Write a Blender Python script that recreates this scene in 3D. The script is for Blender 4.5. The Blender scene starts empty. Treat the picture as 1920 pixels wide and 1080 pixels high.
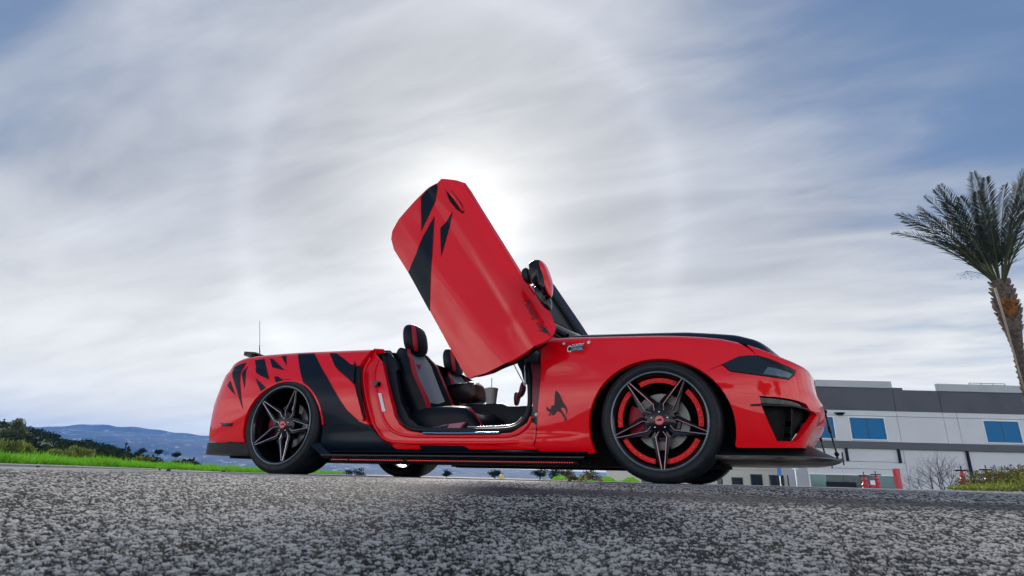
import bpy, bmesh, math, random
import numpy as np
from mathutils import Vector, Matrix
from mathutils.geometry import delaunay_2d_cdt
random.seed(7); rng = np.random.default_rng(7)
scn = bpy.context.scene
COL = scn.collection

# ------------------------------------------------------------------ camera
F_PX, PITCH, ROLL, YAW = 1065.2, 0.32269, 0.02513, -0.41061
CAM = np.array([0.5159, -3.2432, 0.012])
def cam_axes():
    F0 = np.array([math.sin(YAW), math.cos(YAW), 0]); R0 = np.array([math.cos(YAW), -math.sin(YAW), 0]); U0 = np.array([0, 0, 1.])
    F = F0*math.cos(PITCH)+U0*math.sin(PITCH); U = U0*math.cos(PITCH)-F0*math.sin(PITCH)
    return R0*math.cos(ROLL)+U*math.sin(ROLL), U*math.cos(ROLL)-R0*math.sin(ROLL), F, R0, F0
CR, CU, CF, R0, F0 = cam_axes()
cd = bpy.data.cameras.new('camera'); cam = bpy.data.objects.new('camera', cd); COL.objects.link(cam)
cd.sensor_width = 36; cd.lens = F_PX/1920*36; cd.clip_start = 0.01; cd.clip_end = 9000
cd.dof.use_dof = True; cd.dof.focus_distance = 3.4; cd.dof.aperture_fstop = 16
m = Matrix.Identity(4)
for i in range(3):
    m[i][0] = CR[i]; m[i][1] = CU[i]; m[i][2] = -CF[i]; m[i][3] = CAM[i]
cam.matrix_world = m; scn.camera = cam

# ------------------------------------------------------------------ light
def ray(px, py):
    return (px-960)/F_PX*CR-(py-540)/F_PX*CU+CF
SUN = ray(872, 418); SUN = SUN/np.linalg.norm(SUN)
SUN_EL = math.asin(SUN[2]); SUN_AZ = math.atan2(SUN[0], SUN[1])
sl = bpy.data.lights.new('sun', 'SUN'); sl.energy = 1.5; sl.angle = math.radians(11); sl.color = (1, .95, .88)
so = bpy.data.objects.new('sun', sl); COL.objects.link(so)
so.rotation_euler = Vector((-SUN[0], -SUN[1], -SUN[2])).to_track_quat('-Z', 'Y').to_euler()
so.location = (0, 0, 30)
scn.view_settings.view_transform = 'Standard'; scn.view_settings.look = 'None'
scn.view_settings.exposure = 1.36; scn.view_settings.gamma = 1

class NT:
    """small helper for node trees"""
    def __init__(s, tree): s.t = tree; s.n = tree.nodes; s.l = tree.links
    def new(s, typ, **kw):
        n = s.n.new(typ)
        for k, v in kw.items(): setattr(n, k, v)
        return n
    def put(s, sock, v):
        if isinstance(v, bpy.types.NodeSocket): s.l.new(v, sock)
        elif isinstance(v, (tuple, list)) and len(v) == 3 and sock.type == 'RGBA': sock.default_value = (*v, 1)
        else: sock.default_value = v
    def math(s, op, a, b=0, c=0, clamp=False):
        n = s.new('ShaderNodeMath', operation=op, use_clamp=clamp)
        for i, v in enumerate((a, b, c)): s.put(n.inputs[i], v)
        return n.outputs[0]
    def vmath(s, op, a, b=(0, 0, 0)):
        n = s.new('ShaderNodeVectorMath', operation=op); s.put(n.inputs[0], a); s.put(n.inputs[1], b)
        return n.outputs['Value'] if op in ('DOT_PRODUCT', 'LENGTH') else n.outputs[0]
    def mix(s, f, a, b, mode='MIX'):
        n = s.new('ShaderNodeMix', data_type='RGBA', blend_type=mode)
        s.put(n.inputs[0], f); s.put(n.inputs[6], a); s.put(n.inputs[7], b); return n.outputs[2]
    def ramp(s, f, pts):
        n = s.new('ShaderNodeValToRGB'); e = n.color_ramp.elements
        while len(e) < len(pts): e.new(0.5)
        for i, (p, c) in enumerate(pts):
            e[i].position = p; e[i].color = (*c, 1) if len(c) == 3 else c
        s.put(n.inputs[0], f); return n.outputs[0]
    def maprange(s, f, a, b, c=0, d=1, smooth=True):
        n = s.new('ShaderNodeMapRange', interpolation_type='SMOOTHSTEP' if smooth else 'LINEAR')
        for i, v in enumerate((f, a, b, c, d)): s.put(n.inputs[i], v)
        return n.outputs[0]
    def noise(s, vec, scale, detail=4, rough=.55, dist=0):
        n = s.new('ShaderNodeTexNoise'); s.put(n.inputs['Vector'], vec)
        n.inputs['Scale'].default_value = scale; n.inputs['Detail'].default_value = detail
        n.inputs['Roughness'].default_value = rough; n.inputs['Distortion'].default_value = dist
        return n.outputs[0]
    def voronoi(s, vec, scale, feature='F1'):
        n = s.new('ShaderNodeTexVoronoi', feature=feature); s.put(n.inputs['Vector'], vec); n.inputs['Scale'].default_value = scale
        return n

world = bpy.data.worlds.new('World'); scn.world = world; world.use_nodes = True
wt = NT(world.node_tree); wt.n.clear()
geo = wt.new('ShaderNodeTexCoord'); D = geo.outputs['Generated']
D = wt.vmath('NORMALIZE', D)
sep = wt.new('ShaderNodeSeparateXYZ'); wt.l.new(D, sep.inputs[0])
sky = wt.new('ShaderNodeTexSky', sky_type='NISHITA'); sky.sun_disc = False
sky.sun_elevation = SUN_EL; sky.sun_rotation = SUN_AZ; sky.air_density = 1.0; sky.dust_density = 0.6
cosang = wt.vmath('DOT_PRODUCT', D, tuple(SUN))
ang = wt.math('MULTIPLY', wt.math('ARCCOSINE', wt.math('MINIMUM', cosang, .99999)), 57.2958)      # degrees from the sun
elev = wt.math('MULTIPLY', wt.math('ARCSINE', sep.outputs[2]), 57.2958)
# stretched coordinates on a cloud layer
den = wt.math('ADD', wt.math('MAXIMUM', sep.outputs[2], 0.0), .16)
cv = wt.new('ShaderNodeCombineXYZ'); wt.l.new(wt.math('DIVIDE', sep.outputs[0], den), cv.inputs[0]); wt.l.new(wt.math('DIVIDE', sep.outputs[1], den), cv.inputs[1])
cvo = cv.outputs[0]
mp = wt.new('ShaderNodeMapping'); wt.l.new(cvo, mp.inputs[0]); mp.inputs['Rotation'].default_value = (0, 0, .35); mp.inputs['Scale'].default_value = (.8, 2.3, 1)
n1 = wt.noise(mp.outputs[0], .75, 6, .55, .25); n2 = wt.noise(mp.outputs[0], 2.2, 6, .55, .35); n3 = wt.noise(D, 1.1, 3, .5, 0)
dens = wt.math('ADD', wt.math('MULTIPLY', n1, .50), wt.math('MULTIPLY', n2, .50))
# veil is thick round the sun and near the horizon, thin high up
veil = wt.maprange(ang, 16, 50, .34, -.14)
low = wt.maprange(elev, 4, 36, .42, 0.0)
cover = wt.maprange(wt.math('ADD', wt.math('ADD', dens, veil), low), .38, .86, .10, 1)
# forward scattering glow of the veiled sun, in absolute radiance
g = wt.math('ADD', wt.math('MULTIPLY', wt.math('EXPONENT', wt.math('MULTIPLY', ang, -1/5.0)), .36), wt.math('MULTIPLY', wt.math('EXPONENT', wt.math('MULTIPLY', ang, -1/19)), .20))
ring = wt.math('MULTIPLY', wt.math('EXPONENT', wt.math('MULTIPLY', wt.math('POWER', wt.math('DIVIDE', wt.math('SUBTRACT', ang, 20.7), 1.4), 2), -1)), .026)
inner = wt.maprange(ang, 12, 20.6, -.036, 0)
cl = wt.math('ADD', wt.math('ADD', wt.math('ADD', g, ring), wt.math('MULTIPLY', wt.math('SUBTRACT', n2, .5), .20)), inner)
cl = wt.math('ADD', cl, wt.maprange(elev, 26, 3, 0, .25))
cl = wt.math('ADD', cl, wt.maprange(ang, 60, 110, 0, 1.0))          # cloud opposite the sun brightened as added fill for the car's near side
cl = wt.math('MAXIMUM', wt.math('ADD', cl, .18), .07)
shadecol = wt.mix(wt.maprange(elev, 3, 30), (1.0, .975, .86), (.92, .97, 1.06))
shadecol = wt.mix(wt.maprange(ang, 2, 30), (1.0, .99, .95), shadecol)
cloud = wt.vmath('SCALE', shadecol); 
cloud.node.inputs['Scale'].default_value = 1; wt.l.new(wt.math('MULTIPLY', cl, 10), cloud.node.inputs['Scale'])
blue = wt.vmath('MULTIPLY', sky.outputs[0], (.95, 1.0, 1.02))
blue = wt.mix(.80, blue, (.26, .50, 1.0))
fin = wt.mix(cover, blue, cloud)
bg = wt.new('ShaderNodeBackground'); wt.l.new(fin, bg.inputs[0]); bg.inputs[1].default_value = 0.1
out = wt.new('ShaderNodeOutputWorld'); wt.l.new(bg.outputs[0], out.inputs[0])

# ------------------------------------------------------------------ materials
MATS = {}
def mat(name, col, rough=.5, metal=0, coat=0, spec=.5, bump=None, var=None, emit=None, alpha=None, trans=0, aniso=0, sheen=0):
    if name in MATS: return MATS[name]
    M = bpy.data.materials.new(name); M.use_nodes = True; t = NT(M.node_tree); b = t.n['Principled BSDF']
    b.inputs['Base Color'].default_value = (*col, 1); b.inputs['Roughness'].default_value = rough
    b.inputs['Metallic'].default_value = metal; b.inputs['Coat Weight'].default_value = coat; b.inputs['Coat Roughness'].default_value = .03
    b.inputs['Specular IOR Level'].default_value = spec; b.inputs['Transmission Weight'].default_value = trans
    if sheen: b.inputs['Sheen Weight'].default_value = sheen
    tc = t.new('ShaderNodeTexCoord').outputs['Object']
    if var:
        sc, amt, c2 = var
        t.put(b.inputs['Base Color'], t.mix(t.math('MULTIPLY', t.maprange(t.noise(tc, sc, 5, .6), .35, .7), amt), col, c2))
    if bump:
        sc, st, dist = bump
        bn = t.new('ShaderNodeBump'); bn.inputs['Strength'].default_value = st; bn.inputs['Distance'].default_value = dist
        t.put(bn.inputs['Height'], t.noise(tc, sc, 4, .6)); t.l.new(bn.outputs[0], b.inputs['Normal'])
    if emit:
        b.inputs['Emission Color'].default_value = (*emit[0], 1); b.inputs['Emission Strength'].default_value = emit[1]
    MATS[name] = M; return M
RED = mat('red_paint', (.88, .001, .009), .34, 0, .75, .08, bump=(5, .03, .02))
RED.node_tree.nodes['Principled BSDF'].inputs['Coat IOR'].default_value = 1.5
REDJ = mat('jamb_red_paint', (.82, .003, .012), .32, 0, .5, .2)
BLK = mat('black_vinyl', (.003, .008, .017), .35, 0, .1, .12, bump=(60, .05, .002))
GBLK = mat('gloss_black', (.002, .003, .005), .2, 0, .2, .25)
PLA = mat('black_plastic', (.006, .007, .009), .5, 0, 0, .3, bump=(250, .15, .001))
RUB = mat('rubber', (.008, .011, .016), .5, 0, 0, .3, bump=(300, .2, .0008), var=(20, .5, (.022, .024, .027)))
DARK = mat('dark_cavity', (.004, .004, .005), .9)
LENS = mat('smoked_lens', (.004, .012, .018), .12, 0, .4, .2)
LEA = mat('black_leather', (.004, .006, .012), .45, 0, 0, .22, bump=(220, .25, .001))
LEAR = mat('red_leather', (.62, .01, .02), .42, bump=(220, .25, .001))
LEAG = mat('grey_leather', (.42, .43, .45), .36, bump=(220, .25, .001))
MAR = mat('maroon_trim', (.22, .025, .05), .4)
PNK = mat('dusty_pink_trim', (.45, .13, .20), .45)
SIL = mat('bright_metal', (.75, .75, .75), .25, 1)
DISC = mat('brake_disc_metal', (.20, .20, .195), .45, 1, bump=(40, .1, .001))
WBL = mat('wheel_black', (.003, .003, .005), .25, 0, .3, .3)
WRED = mat('wheel_red', (.85, .006, .006), .4, 0, 0, .2)
MILL = mat('milled_edge', (.85, .42, .45), .28, .8)
MILLS = mat('rear_milled_edge', (.8, .68, .7), .25, .8)
WHT = mat('white_print', (.8, .8, .8), .5)
BPR = mat('black_print', (.01, .01, .014), .5)
LED = mat('red_led', (.5, .02, .02), .4, emit=((1, .06, .06), .5))
CUPM = mat('cup_foam', (.86, .82, .83), .6, bump=(150, .1, .001))
STRAW = mat('red_straw', (.6, .05, .05), .4)

# ------------------------------------------------------------------ objects
def emp(name, loc, rz=0, parent=None):
    o = bpy.data.objects.new(name, None); COL.objects.link(o); o.empty_display_size = .2
    o['_w'] = 0; del o['_w']
    M = Matrix.Translation(Vector(loc)) @ Matrix.Rotation(rz, 4, 'Z')
    if parent: o.parent = parent; M = WM[parent.name].inverted() @ M
    o.matrix_basis = M; WM[o.name] = (WM[parent.name] @ M) if parent else M
    return o
WM = {}
def link(name, me, parent=None, local=False):
    """mesh data is in world coordinates unless local"""
    o = bpy.data.objects.new(name, me); COL.objects.link(o)
    if parent:
        o.parent = parent
        if not local: o.matrix_basis = WM[parent.name].inverted()
        WM[o.name] = WM[parent.name] @ o.matrix_basis
    else: WM[o.name] = Matrix.Identity(4)
    return o
def mesh(name, V, Fc, ma, parent=None, smooth=False, local=False, angle=None):
    me = bpy.data.meshes.new(name)
    V = np.asarray(V, np.float32)
    if isinstance(Fc, np.ndarray):
        n, k = Fc.shape
        me.vertices.add(len(V)); me.vertices.foreach_set('co', V.ravel())
        me.loops.add(n*k); me.loops.foreach_set('vertex_index', Fc.astype(np.int32).ravel())
        me.polygons.add(n); me.polygons.foreach_set('loop_start', np.arange(0, n*k, k, dtype=np.int32))
        me.update(calc_edges=True)
    else:
        me.from_pydata([tuple(map(float, v)) for v in V], [], Fc)
    if isinstance(ma, (list, tuple)):
        for q in ma: me.materials.append(q)
    elif ma: me.materials.append(ma)
    if smooth: me.polygons.foreach_set('use_smooth', np.ones(len(me.polygons), bool))
    me.update()
    if angle is not None:
        me.polygons.foreach_set('use_smooth', np.ones(len(me.polygons), bool))
        me.set_sharp_from_angle(angle=math.radians(angle))
    return link(name, me, parent, local)
def tag(o, label=None, cat=None, group=None, kind=None):
    if label: o['label'] = label
    if cat: o['category'] = cat
    if group: o['group'] = group
    if kind: o['kind'] = kind
    return o
class MB:
    """mesh builder"""
    def __init__(s): s.v = []; s.f = []
    def add(s, V, Fc):
        b = len(s.v); s.v.extend([tuple(v) for v in V]); s.f.extend([tuple(i+b for i in f) for f in Fc]); return s
    def box(s, a, b, M=None):
        (x0, y0, z0), (x1, y1, z1) = a, b
        V = [(x0,y0,z0),(x1,y0,z0),(x1,y1,z0),(x0,y1,z0),(x0,y0,z1),(x1,y0,z1),(x1,y1,z1),(x0,y1,z1)]
        if M is not None: V = [tuple(M @ Vector(v)) for v in V]
        return s.add(V, [(0,3,2,1),(4,5,6,7),(0,1,5,4),(1,2,6,5),(2,3,7,6),(3,0,4,7)])
    def tube(s, P, r, n=8, cap=True):
        P = [np.array(p, float) for p in P]; k = len(P); R = r if hasattr(r, '__len__') else [r]*k
        V = []; up = None
        for i in range(k):
            d = P[min(i+1, k-1)]-P[max(i-1, 0)]; d = d/(np.linalg.norm(d)+1e-9)
            if up is None: up = np.array([0, 0, 1.]) if abs(d[2]) < .9 else np.array([1., 0, 0])
            a = np.cross(d, up); a /= np.linalg.norm(a); b = np.cross(a, d); up = b
            for j in range(n):
                t = 2*math.pi*j/n; V.append(P[i]+R[i]*(a*math.cos(t)+b*math.sin(t)))
        Fc = [(i*n+j, i*n+(j+1) % n, (i+1)*n+(j+1) % n, (i+1)*n+j) for i in range(k-1) for j in range(n)]
        if cap: Fc += [tuple(range(n))[::-1], tuple((k-1)*n+j for j in range(n))]
        return s.add(V, Fc)
    def lathe(s, prof, n=48, axis='y', cx=0, cy=0, cz=0, a0=0, a1=2*math.pi):
        """prof of (radius, along); axis y"""
        full = abs(a1-a0-2*math.pi) < 1e-6; m_ = n if full else n+1; V = []
        for (r, h) in prof:
            for j in range(m_):
                t = a0+(a1-a0)*j/n; c, q = math.cos(t)*r, math.sin(t)*r
                V.append((cx+c, cy+h, cz+q) if axis == 'y' else (cx+c, cy+q, cz+h))
        Fc = []
        for i in range(len(prof)-1):
            for j in range(n):
                j2 = (j+1) % m_; Fc.append((i*m_+j, i*m_+j2, (i+1)*m_+j2, (i+1)*m_+j))
        return s.add(V, Fc)
    def prism(s, poly, y0, y1, fn=None):
        """poly of (x,z) extruded along y"""
        k = len(poly); V = [(p[0], y0, p[1]) for p in poly]+[(p[0], y1, p[1]) for p in poly]
        if fn: V = [fn(v) for v in V]
        return s.add(V, [tuple(range(k)), tuple(range(2*k-1, k-1, -1))]+[(i, i+k, (i+1) % k+k, (i+1) % k) for i in range(k)])
    def build(s, name, ma, parent=None, smooth=False, angle=None, local=False, bevel=0):
        o = mesh(name, s.v, s.f, ma, parent, smooth, local, None)
        bm = bmesh.new(); bm.from_mesh(o.data); bmesh.ops.recalc_face_normals(bm, faces=bm.faces[:])
        lv = [v for v in bm.verts if not v.link_faces]
        if lv: bmesh.ops.delete(bm, geom=lv, context='VERTS')
        if bevel:
            bmesh.ops.bevel(bm, geom=[e for e in bm.edges if len(e.link_faces) == 2 and e.calc_face_angle(0) > .5], offset=bevel, segments=2, profile=.5, affect='EDGES', clamp_overlap=True)
        bm.to_mesh(o.data); bm.free()
        if angle is not None:
            o.data.polygons.foreach_set('use_smooth', np.ones(len(o.data.polygons), bool)); o.data.set_sharp_from_angle(angle=math.radians(angle))
        return o

# ------------------------------------------------------------------ car body surfaces
C = .94                                   # centre line of the car (lateral)
def catmull(P, n=30):
    P = np.array(P, float); Q = np.vstack([2*P[0]-P[1], P, 2*P[-1]-P[-2]]); o = []
    for i in range(1, len(Q)-2):
        for t in np.linspace(0, 1, n, endpoint=False):
            o.append(.5*((2*Q[i])+(-Q[i-1]+Q[i+1])*t+(2*Q[i-1]-5*Q[i]+4*Q[i+1]-Q[i+2])*t*t+(-Q[i-1]+3*Q[i]-3*Q[i+1]+Q[i+2])*t**3))
    o.append(Q[-2]); return np.array(o)
_pf = catmull([(.20, 0), (.31, .0005), (.43, .004), (.55, .020), (.66, .06), (.75, .14), (.815, .27), (.85, .43), (.877, .62), (.893, .78), (.90, .94)])
_pr = catmull([(-3.0, 0), (-3.13, .0005), (-3.28, .006), (-3.42, .030), (-3.55, .09), (-3.62, .19), (-3.67, .34), (-3.71, .58), (-3.73, .94)])
_lf = np.r_[0, np.cumsum(np.hypot(*np.diff(_pf, axis=0).T))]; _lr = np.r_[0, np.cumsum(np.hypot(*np.diff(_pr, axis=0).T))]
UMAX = .20+_lf[-1]; UMIN = -3.0-_lr[-1]
_U = np.r_[(-3.0-_lr)[::-1], (.20+_lf)]; _X = np.r_[_pr[::-1, 0], _pf[:, 0]]; _Y = np.r_[_pr[::-1, 1], _pf[:, 1]]
_T = catmull([(0.0, .13), (.08, .07), (.13, .040), (.20, .024), (.30, .012), (.42, .006), (.52, .008), (.6, .020), (.7, .042), (.8, .072), (.9, .112), (1.0, .16)], 12)
_N = catmull([(0.0, .20), (.12, .16), (.2, .125), (.3, .05), (.38, .008), (.44, .004), (.50, .028), (.58, .034), (.64, .040), (.72, .10), (.85, .3), (1, .5)], 12)
_B = catmull([(0.0, .12), (.15, .07), (.25, .03), (.35, .02), (.45, .025), (.55, .035), (.62, .045), (.7, .075), (.8, .135), (.9, .22), (1, .35)], 12)
_ZT = catmull([(-5.0, .845), (-3.9, .85), (-3.7, .862), (-3.55, .885), (-3.26, .908), (-2.81, .911), (-2.34, .897), (-1.94, .885), (-1.4, .885), (-.635, .869), (-.425, .861), (.03, .834), (.295, .80), (.42, .770), (.52, .738), (.62, .703), (.75, .665), (.95, .645), (1.3, .64), (2.2, .64)], 12)
def mono(A):
    k = np.r_[True, A[1:, 0] > np.maximum.accumulate(A[:, 0])[:-1]+1e-6]; return A[k]
_T, _N, _B, _ZT = mono(_T), mono(_N), mono(_B), mono(_ZT)
sm = lambda t: np.clip(t, 0, 1)**2*(3-2*np.clip(t, 0, 1))
def zt(u): return np.interp(u, _ZT[:, 0], _ZT[:, 1])
def side(u, z):
    """point on the near body side; u runs along the plan outline, z is height"""
    u = np.asarray(u, float); z = np.asarray(z, float)
    X = np.interp(u, _U, _X); Y = np.interp(u, _U, _Y)
    e = .02; dx = np.interp(u+e, _U, _X)-np.interp(u-e, _U, _X); dy = np.interp(u+e, _U, _Y)-np.interp(u-e, _U, _Y)
    l = np.hypot(dx, dy)+1e-12; nx, ny = -dy/l, dx/l
    nx = np.where(u < -1.5, nx, nx)
    k = sm(Y/.42)
    s0 = np.interp(z, _T[:, 0], _T[:, 1])
    # arch flares, waist, haunch
    s0 = s0-.030*np.exp(-((u-0)/.40)**4)*sm((z-.1)/.4)*sm((.84-z)/.22)-.034*np.exp(-((u+2.69)/.44)**4)*sm((z-.1)/.4)*sm((.90-z)/.25)
    s0 = s0+.022*np.exp(-((u+1.3)/.62)**4)*sm((z-.28)/.2)*sm((.85-z)/.2)
    # fender crease under the sticker, sill kick, bodyline of the quarter
    s0 = s0-.012*sm((.752+.02*(u+.7)-z)/.018)*sm((z-.60)/.12)*sm((-.28-u)/.25)*sm((u+.90)/.12)
    s0 = s0-.012*sm((.285-z)/.07)*sm((z-.13)/.07)*np.exp(-((u+1.35)/1.0)**8)
    s0 = s0-.010*sm((.80-z+.03*(u+3.3))/.035)*sm((z-.62)/.15)*sm((-2.95-u)/.2)
    s1 = np.where(u > -1.5, np.interp(z, _N[:, 0], _N[:, 1]), np.interp(z, _B[:, 0], _B[:, 1]))
    s = (1-k)*s0+k*s1
    r = .045; t = np.clip((z-(zt(u)-r))/r, 0, .985); s = s+r*(1-np.sqrt(1-t*t))*1.1
    return np.stack([X+nx*s, Y+ny*s, z], -1)
def xform(surf, M):
    M = np.array(M)
    return lambda a, b: surf(a, b) @ M[:3, :3].T+M[:3, 3]
def project(P):
    d = np.asarray(P)-CAM; z = d @ CF
    return np.stack([960+F_PX*(d @ CR)/z, 540-F_PX*(d @ CU)/z], -1)
def locate(surf, px, py, ub, zb, g=None):
    """(u,z) on a surface seen at a picture point"""
    U, Z = g; key = (id(surf), id(U))
    if key not in PG:
        P = surf(U, Z); e = 1e-3; nn = np.cross(surf(U+e, Z)-P, surf(U, Z+e)-P); fr_ = (nn*(P-CAM)).sum(-1)
        sg = np.sign(np.median(fr_)); Q = project(P); Q[fr_*sg <= 0] = 1e7
        PG[key] = (Q, surf, sg)
    Q = PG[key][0]
    d = (Q[..., 0]-px)**2+(Q[..., 1]-py)**2; d = np.where((U < ub[0]) | (U > ub[1]) | (Z < zb[0]) | (Z > zb[1]), 1e9, d)
    i = np.unravel_index(np.argmin(d), d.shape); x = np.array([U[i], Z[i]])
    for _ in range(12):
        q = project(surf(x[0], x[1])); r = q-np.array([px, py])
        J = np.stack([(project(surf(x[0]+1e-3, x[1]))-q)/1e-3, (project(surf(x[0], x[1]+1e-3))-q)/1e-3], -1)
        try: st = np.linalg.solve(J+1e-9*np.eye(2), -r)
        except Exception: break
        st = np.clip(st, -.02, .02); x = np.clip(x+st*.9, (ub[0], zb[0]), (ub[1], zb[1]))
    e0 = math.sqrt(d[i]); e1 = float(np.hypot(*(project(surf(x[0], x[1]))-np.array([px, py]))))
    if e1 > e0 or math.hypot(x[0]-U[i], x[1]-Z[i]) > .08: x = np.array([U[i], Z[i]])
    return (float(x[0]), float(x[1]))
PG = {}
GU, GZ = np.meshgrid(np.arange(UMIN+.01, 1.25, .02), np.arange(.05, .95, .02), indexing='ij')
def S(pts, ub=(UMIN, 1.25), zb=(.03, 1.0)):
    """picture points -> side surface coordinates; ('uz',u,z) entries pass through"""
    return [(p[1], p[2]) if p[0] == 'uz' else locate(side, p[0], p[1], ub, zb, (GU, GZ)) for p in pts]
def Zm(ox, oy, s, pts): return [p if p[0] == 'uz' else (ox+p[0]/s, oy+p[1]/s) for p in pts]
R1 = lambda *p: Zm(380, 580, 3.176, p)
R2 = lambda *p: Zm(600, 580, 3.177, p)
R3 = lambda *p: Zm(720, 320, 2.7, p)
R4 = lambda *p: Zm(980, 600, 3.376, p)
R5 = lambda *p: Zm(1300, 600, 3.375, p)
Z3 = lambda *p: Zm(720, 600, 4.91, p)
uz = lambda u, z: ('uz', u, z)

def inside(P, poly):
    x, y = P[:, 0], P[:, 1]; c = np.zeros(len(P), bool); n = len(poly); j = n-1
    for i in range(n):
        xi, yi = poly[i]; xj, yj = poly[j]
        with np.errstate(all='ignore'): c ^= ((yi > y) != (yj > y)) & (x < (xj-xi)*(y-yi)/((yj-yi) or 1e-12)+xi)
        j = i
    return c
def densify(poly, h):
    o = []
    for i in range(len(poly)):
        a = np.array(poly[i]); b = np.array(poly[(i+1) % len(poly)]); k = max(1, int(np.ceil(np.linalg.norm(b-a)/h)))
        for t in range(k): o.append(tuple(a+(b-a)*t/k))
    return o
def smoothpoly(poly, it=1, keep=.25):
    """corner cutting"""
    for _ in range(it):
        o = []
        for i in range(len(poly)):
            a = np.array(poly[i]); b = np.array(poly[(i+1) % len(poly)]); o += [tuple(a+(b-a)*keep), tuple(a+(b-a)*(1-keep))]
        poly = o
    return poly
def panel(name, surf, outer, ma, parent, holes=(), h=.035, off=0.0, th=.02, mir=False, out=None, back=False):
    loops = [densify(l, h) for l in [outer, *holes]]
    pts = []; edges = []
    for l in loops:
        b = len(pts); pts += l; edges += [(b+i, b+(i+1) % len(l)) for i in range(len(l))]
    A = np.array(pts); lo, hi = A.min(0), A.max(0)
    gx, gy = np.meshgrid(np.arange(lo[0]+h*.5, hi[0], h), np.arange(lo[1]+h*.5, hi[1], h)); G = np.stack([gx.ravel(), gy.ravel()], -1)
    if len(G):
        ok = inside(G, loops[0])
        for l in loops[1:]: ok &= ~inside(G, l)
        G = G[ok]
        if len(G):
            d = np.sqrt(((G[:, None]-A[None])**2).sum(-1)).min(1); G = G[d > h*.45]
    ex = []
    for dz in (.003, .008, .015, .024, .034, .045):
        for u in np.arange(lo[0]+.01, hi[0], .03): ex.append((u, float(zt(u))-dz))
    ex = np.array(ex)
    if len(ex):
        ok = inside(ex, loops[0])
        for l in loops[1:]: ok &= ~inside(ex, l)
        ex = ex[ok]
        if len(ex):
            d = np.sqrt(((ex[:, None]-A[None])**2).sum(-1)).min(1); ex = ex[d > .003]
        if len(ex) and len(G):
            d = np.sqrt(((G[:, None]-ex[None])**2).sum(-1)).min(1); G = G[d > .01]
        G = np.vstack([G, ex]) if len(G) else ex
    allp = [Vector(p) for p in pts]+[Vector(g) for g in G]
    V, E_, Fc, *_ = delaunay_2d_cdt(allp, edges, [], 0, 1e-6)
    V = np.array([tuple(v) for v in V]); Fc = np.array([f for f in Fc if len(f) == 3])
    cen = V[Fc].mean(1); ok = inside(cen, loops[0])
    for l in loops[1:]: ok &= ~inside(cen, l)
    Fc = Fc[ok]
    e = .0015; P = surf(V[:, 0], V[:, 1])
    N = np.cross(surf(V[:, 0]+e, V[:, 1])-surf(V[:, 0]-e, V[:, 1]), surf(V[:, 0], V[:, 1]+e)-surf(V[:, 0], V[:, 1]-e)); N /= np.linalg.norm(N, axis=1)[:, None]+1e-12
    if out is not None and (N @ np.array(out)).mean() < 0: N = -N
    P = P+N*off
    fn = np.cross(P[Fc[:, 1]]-P[Fc[:, 0]], P[Fc[:, 2]]-P[Fc[:, 0]]); flip = (fn*N[Fc[:, 0]]).sum(1) < 0; Fc[flip] = Fc[flip][:, ::-1]
    cnt = {}
    for f in Fc:
        for i in range(3):
            a, b = int(f[i]), int(f[(i+1) % 3]); cnt[(a, b)] = 1
    bnd = [k for k in cnt if (k[1], k[0]) not in cnt]
    Q = P-N*th; n = len(P)
    faces = [tuple(int(i) for i in f) for f in Fc]
    VV, NN = P, N
    if th > 0:
        bi = sorted({i for ab in bnd for i in ab}); mp_b = {v: k for k, v in enumerate(bi)}; nb_ = len(bi)
        VV = np.vstack([P, P[bi], Q[bi]]); NN = np.vstack([N, N[bi], N[bi]])
        faces += [(n+mp_b[b], n+mp_b[a], n+nb_+mp_b[a], n+nb_+mp_b[b]) for a, b in bnd]
        if back: o_ = len(VV); VV = np.vstack([VV, Q]); NN = np.vstack([NN, -N]); faces += [tuple(int(i)+o_ for i in f[::-1]) for f in Fc]
    if mir:
        VV = VV*[1, -1, 1]+[0, 2*C, 0]; NN = NN*[1, -1, 1]; faces = [f[::-1] for f in faces]
    o = mesh(name, VV, faces, ma, parent, smooth=True)
    me = o.data; ln = []
    for p in me.polygons:
        if len(p.vertices) == 3 : ln += [tuple(NN[v]) for v in p.vertices]
        else:
            a = np.array(p.normal); ln += [tuple(a)]*len(p.vertices)
    me.normals_split_custom_set(ln)
    return o
OUT = (0, -1, 0)
def grow(P, k):
    c = np.mean(P, 0); return [tuple(c+(np.array(p)-c)*k) for p in P]

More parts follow.
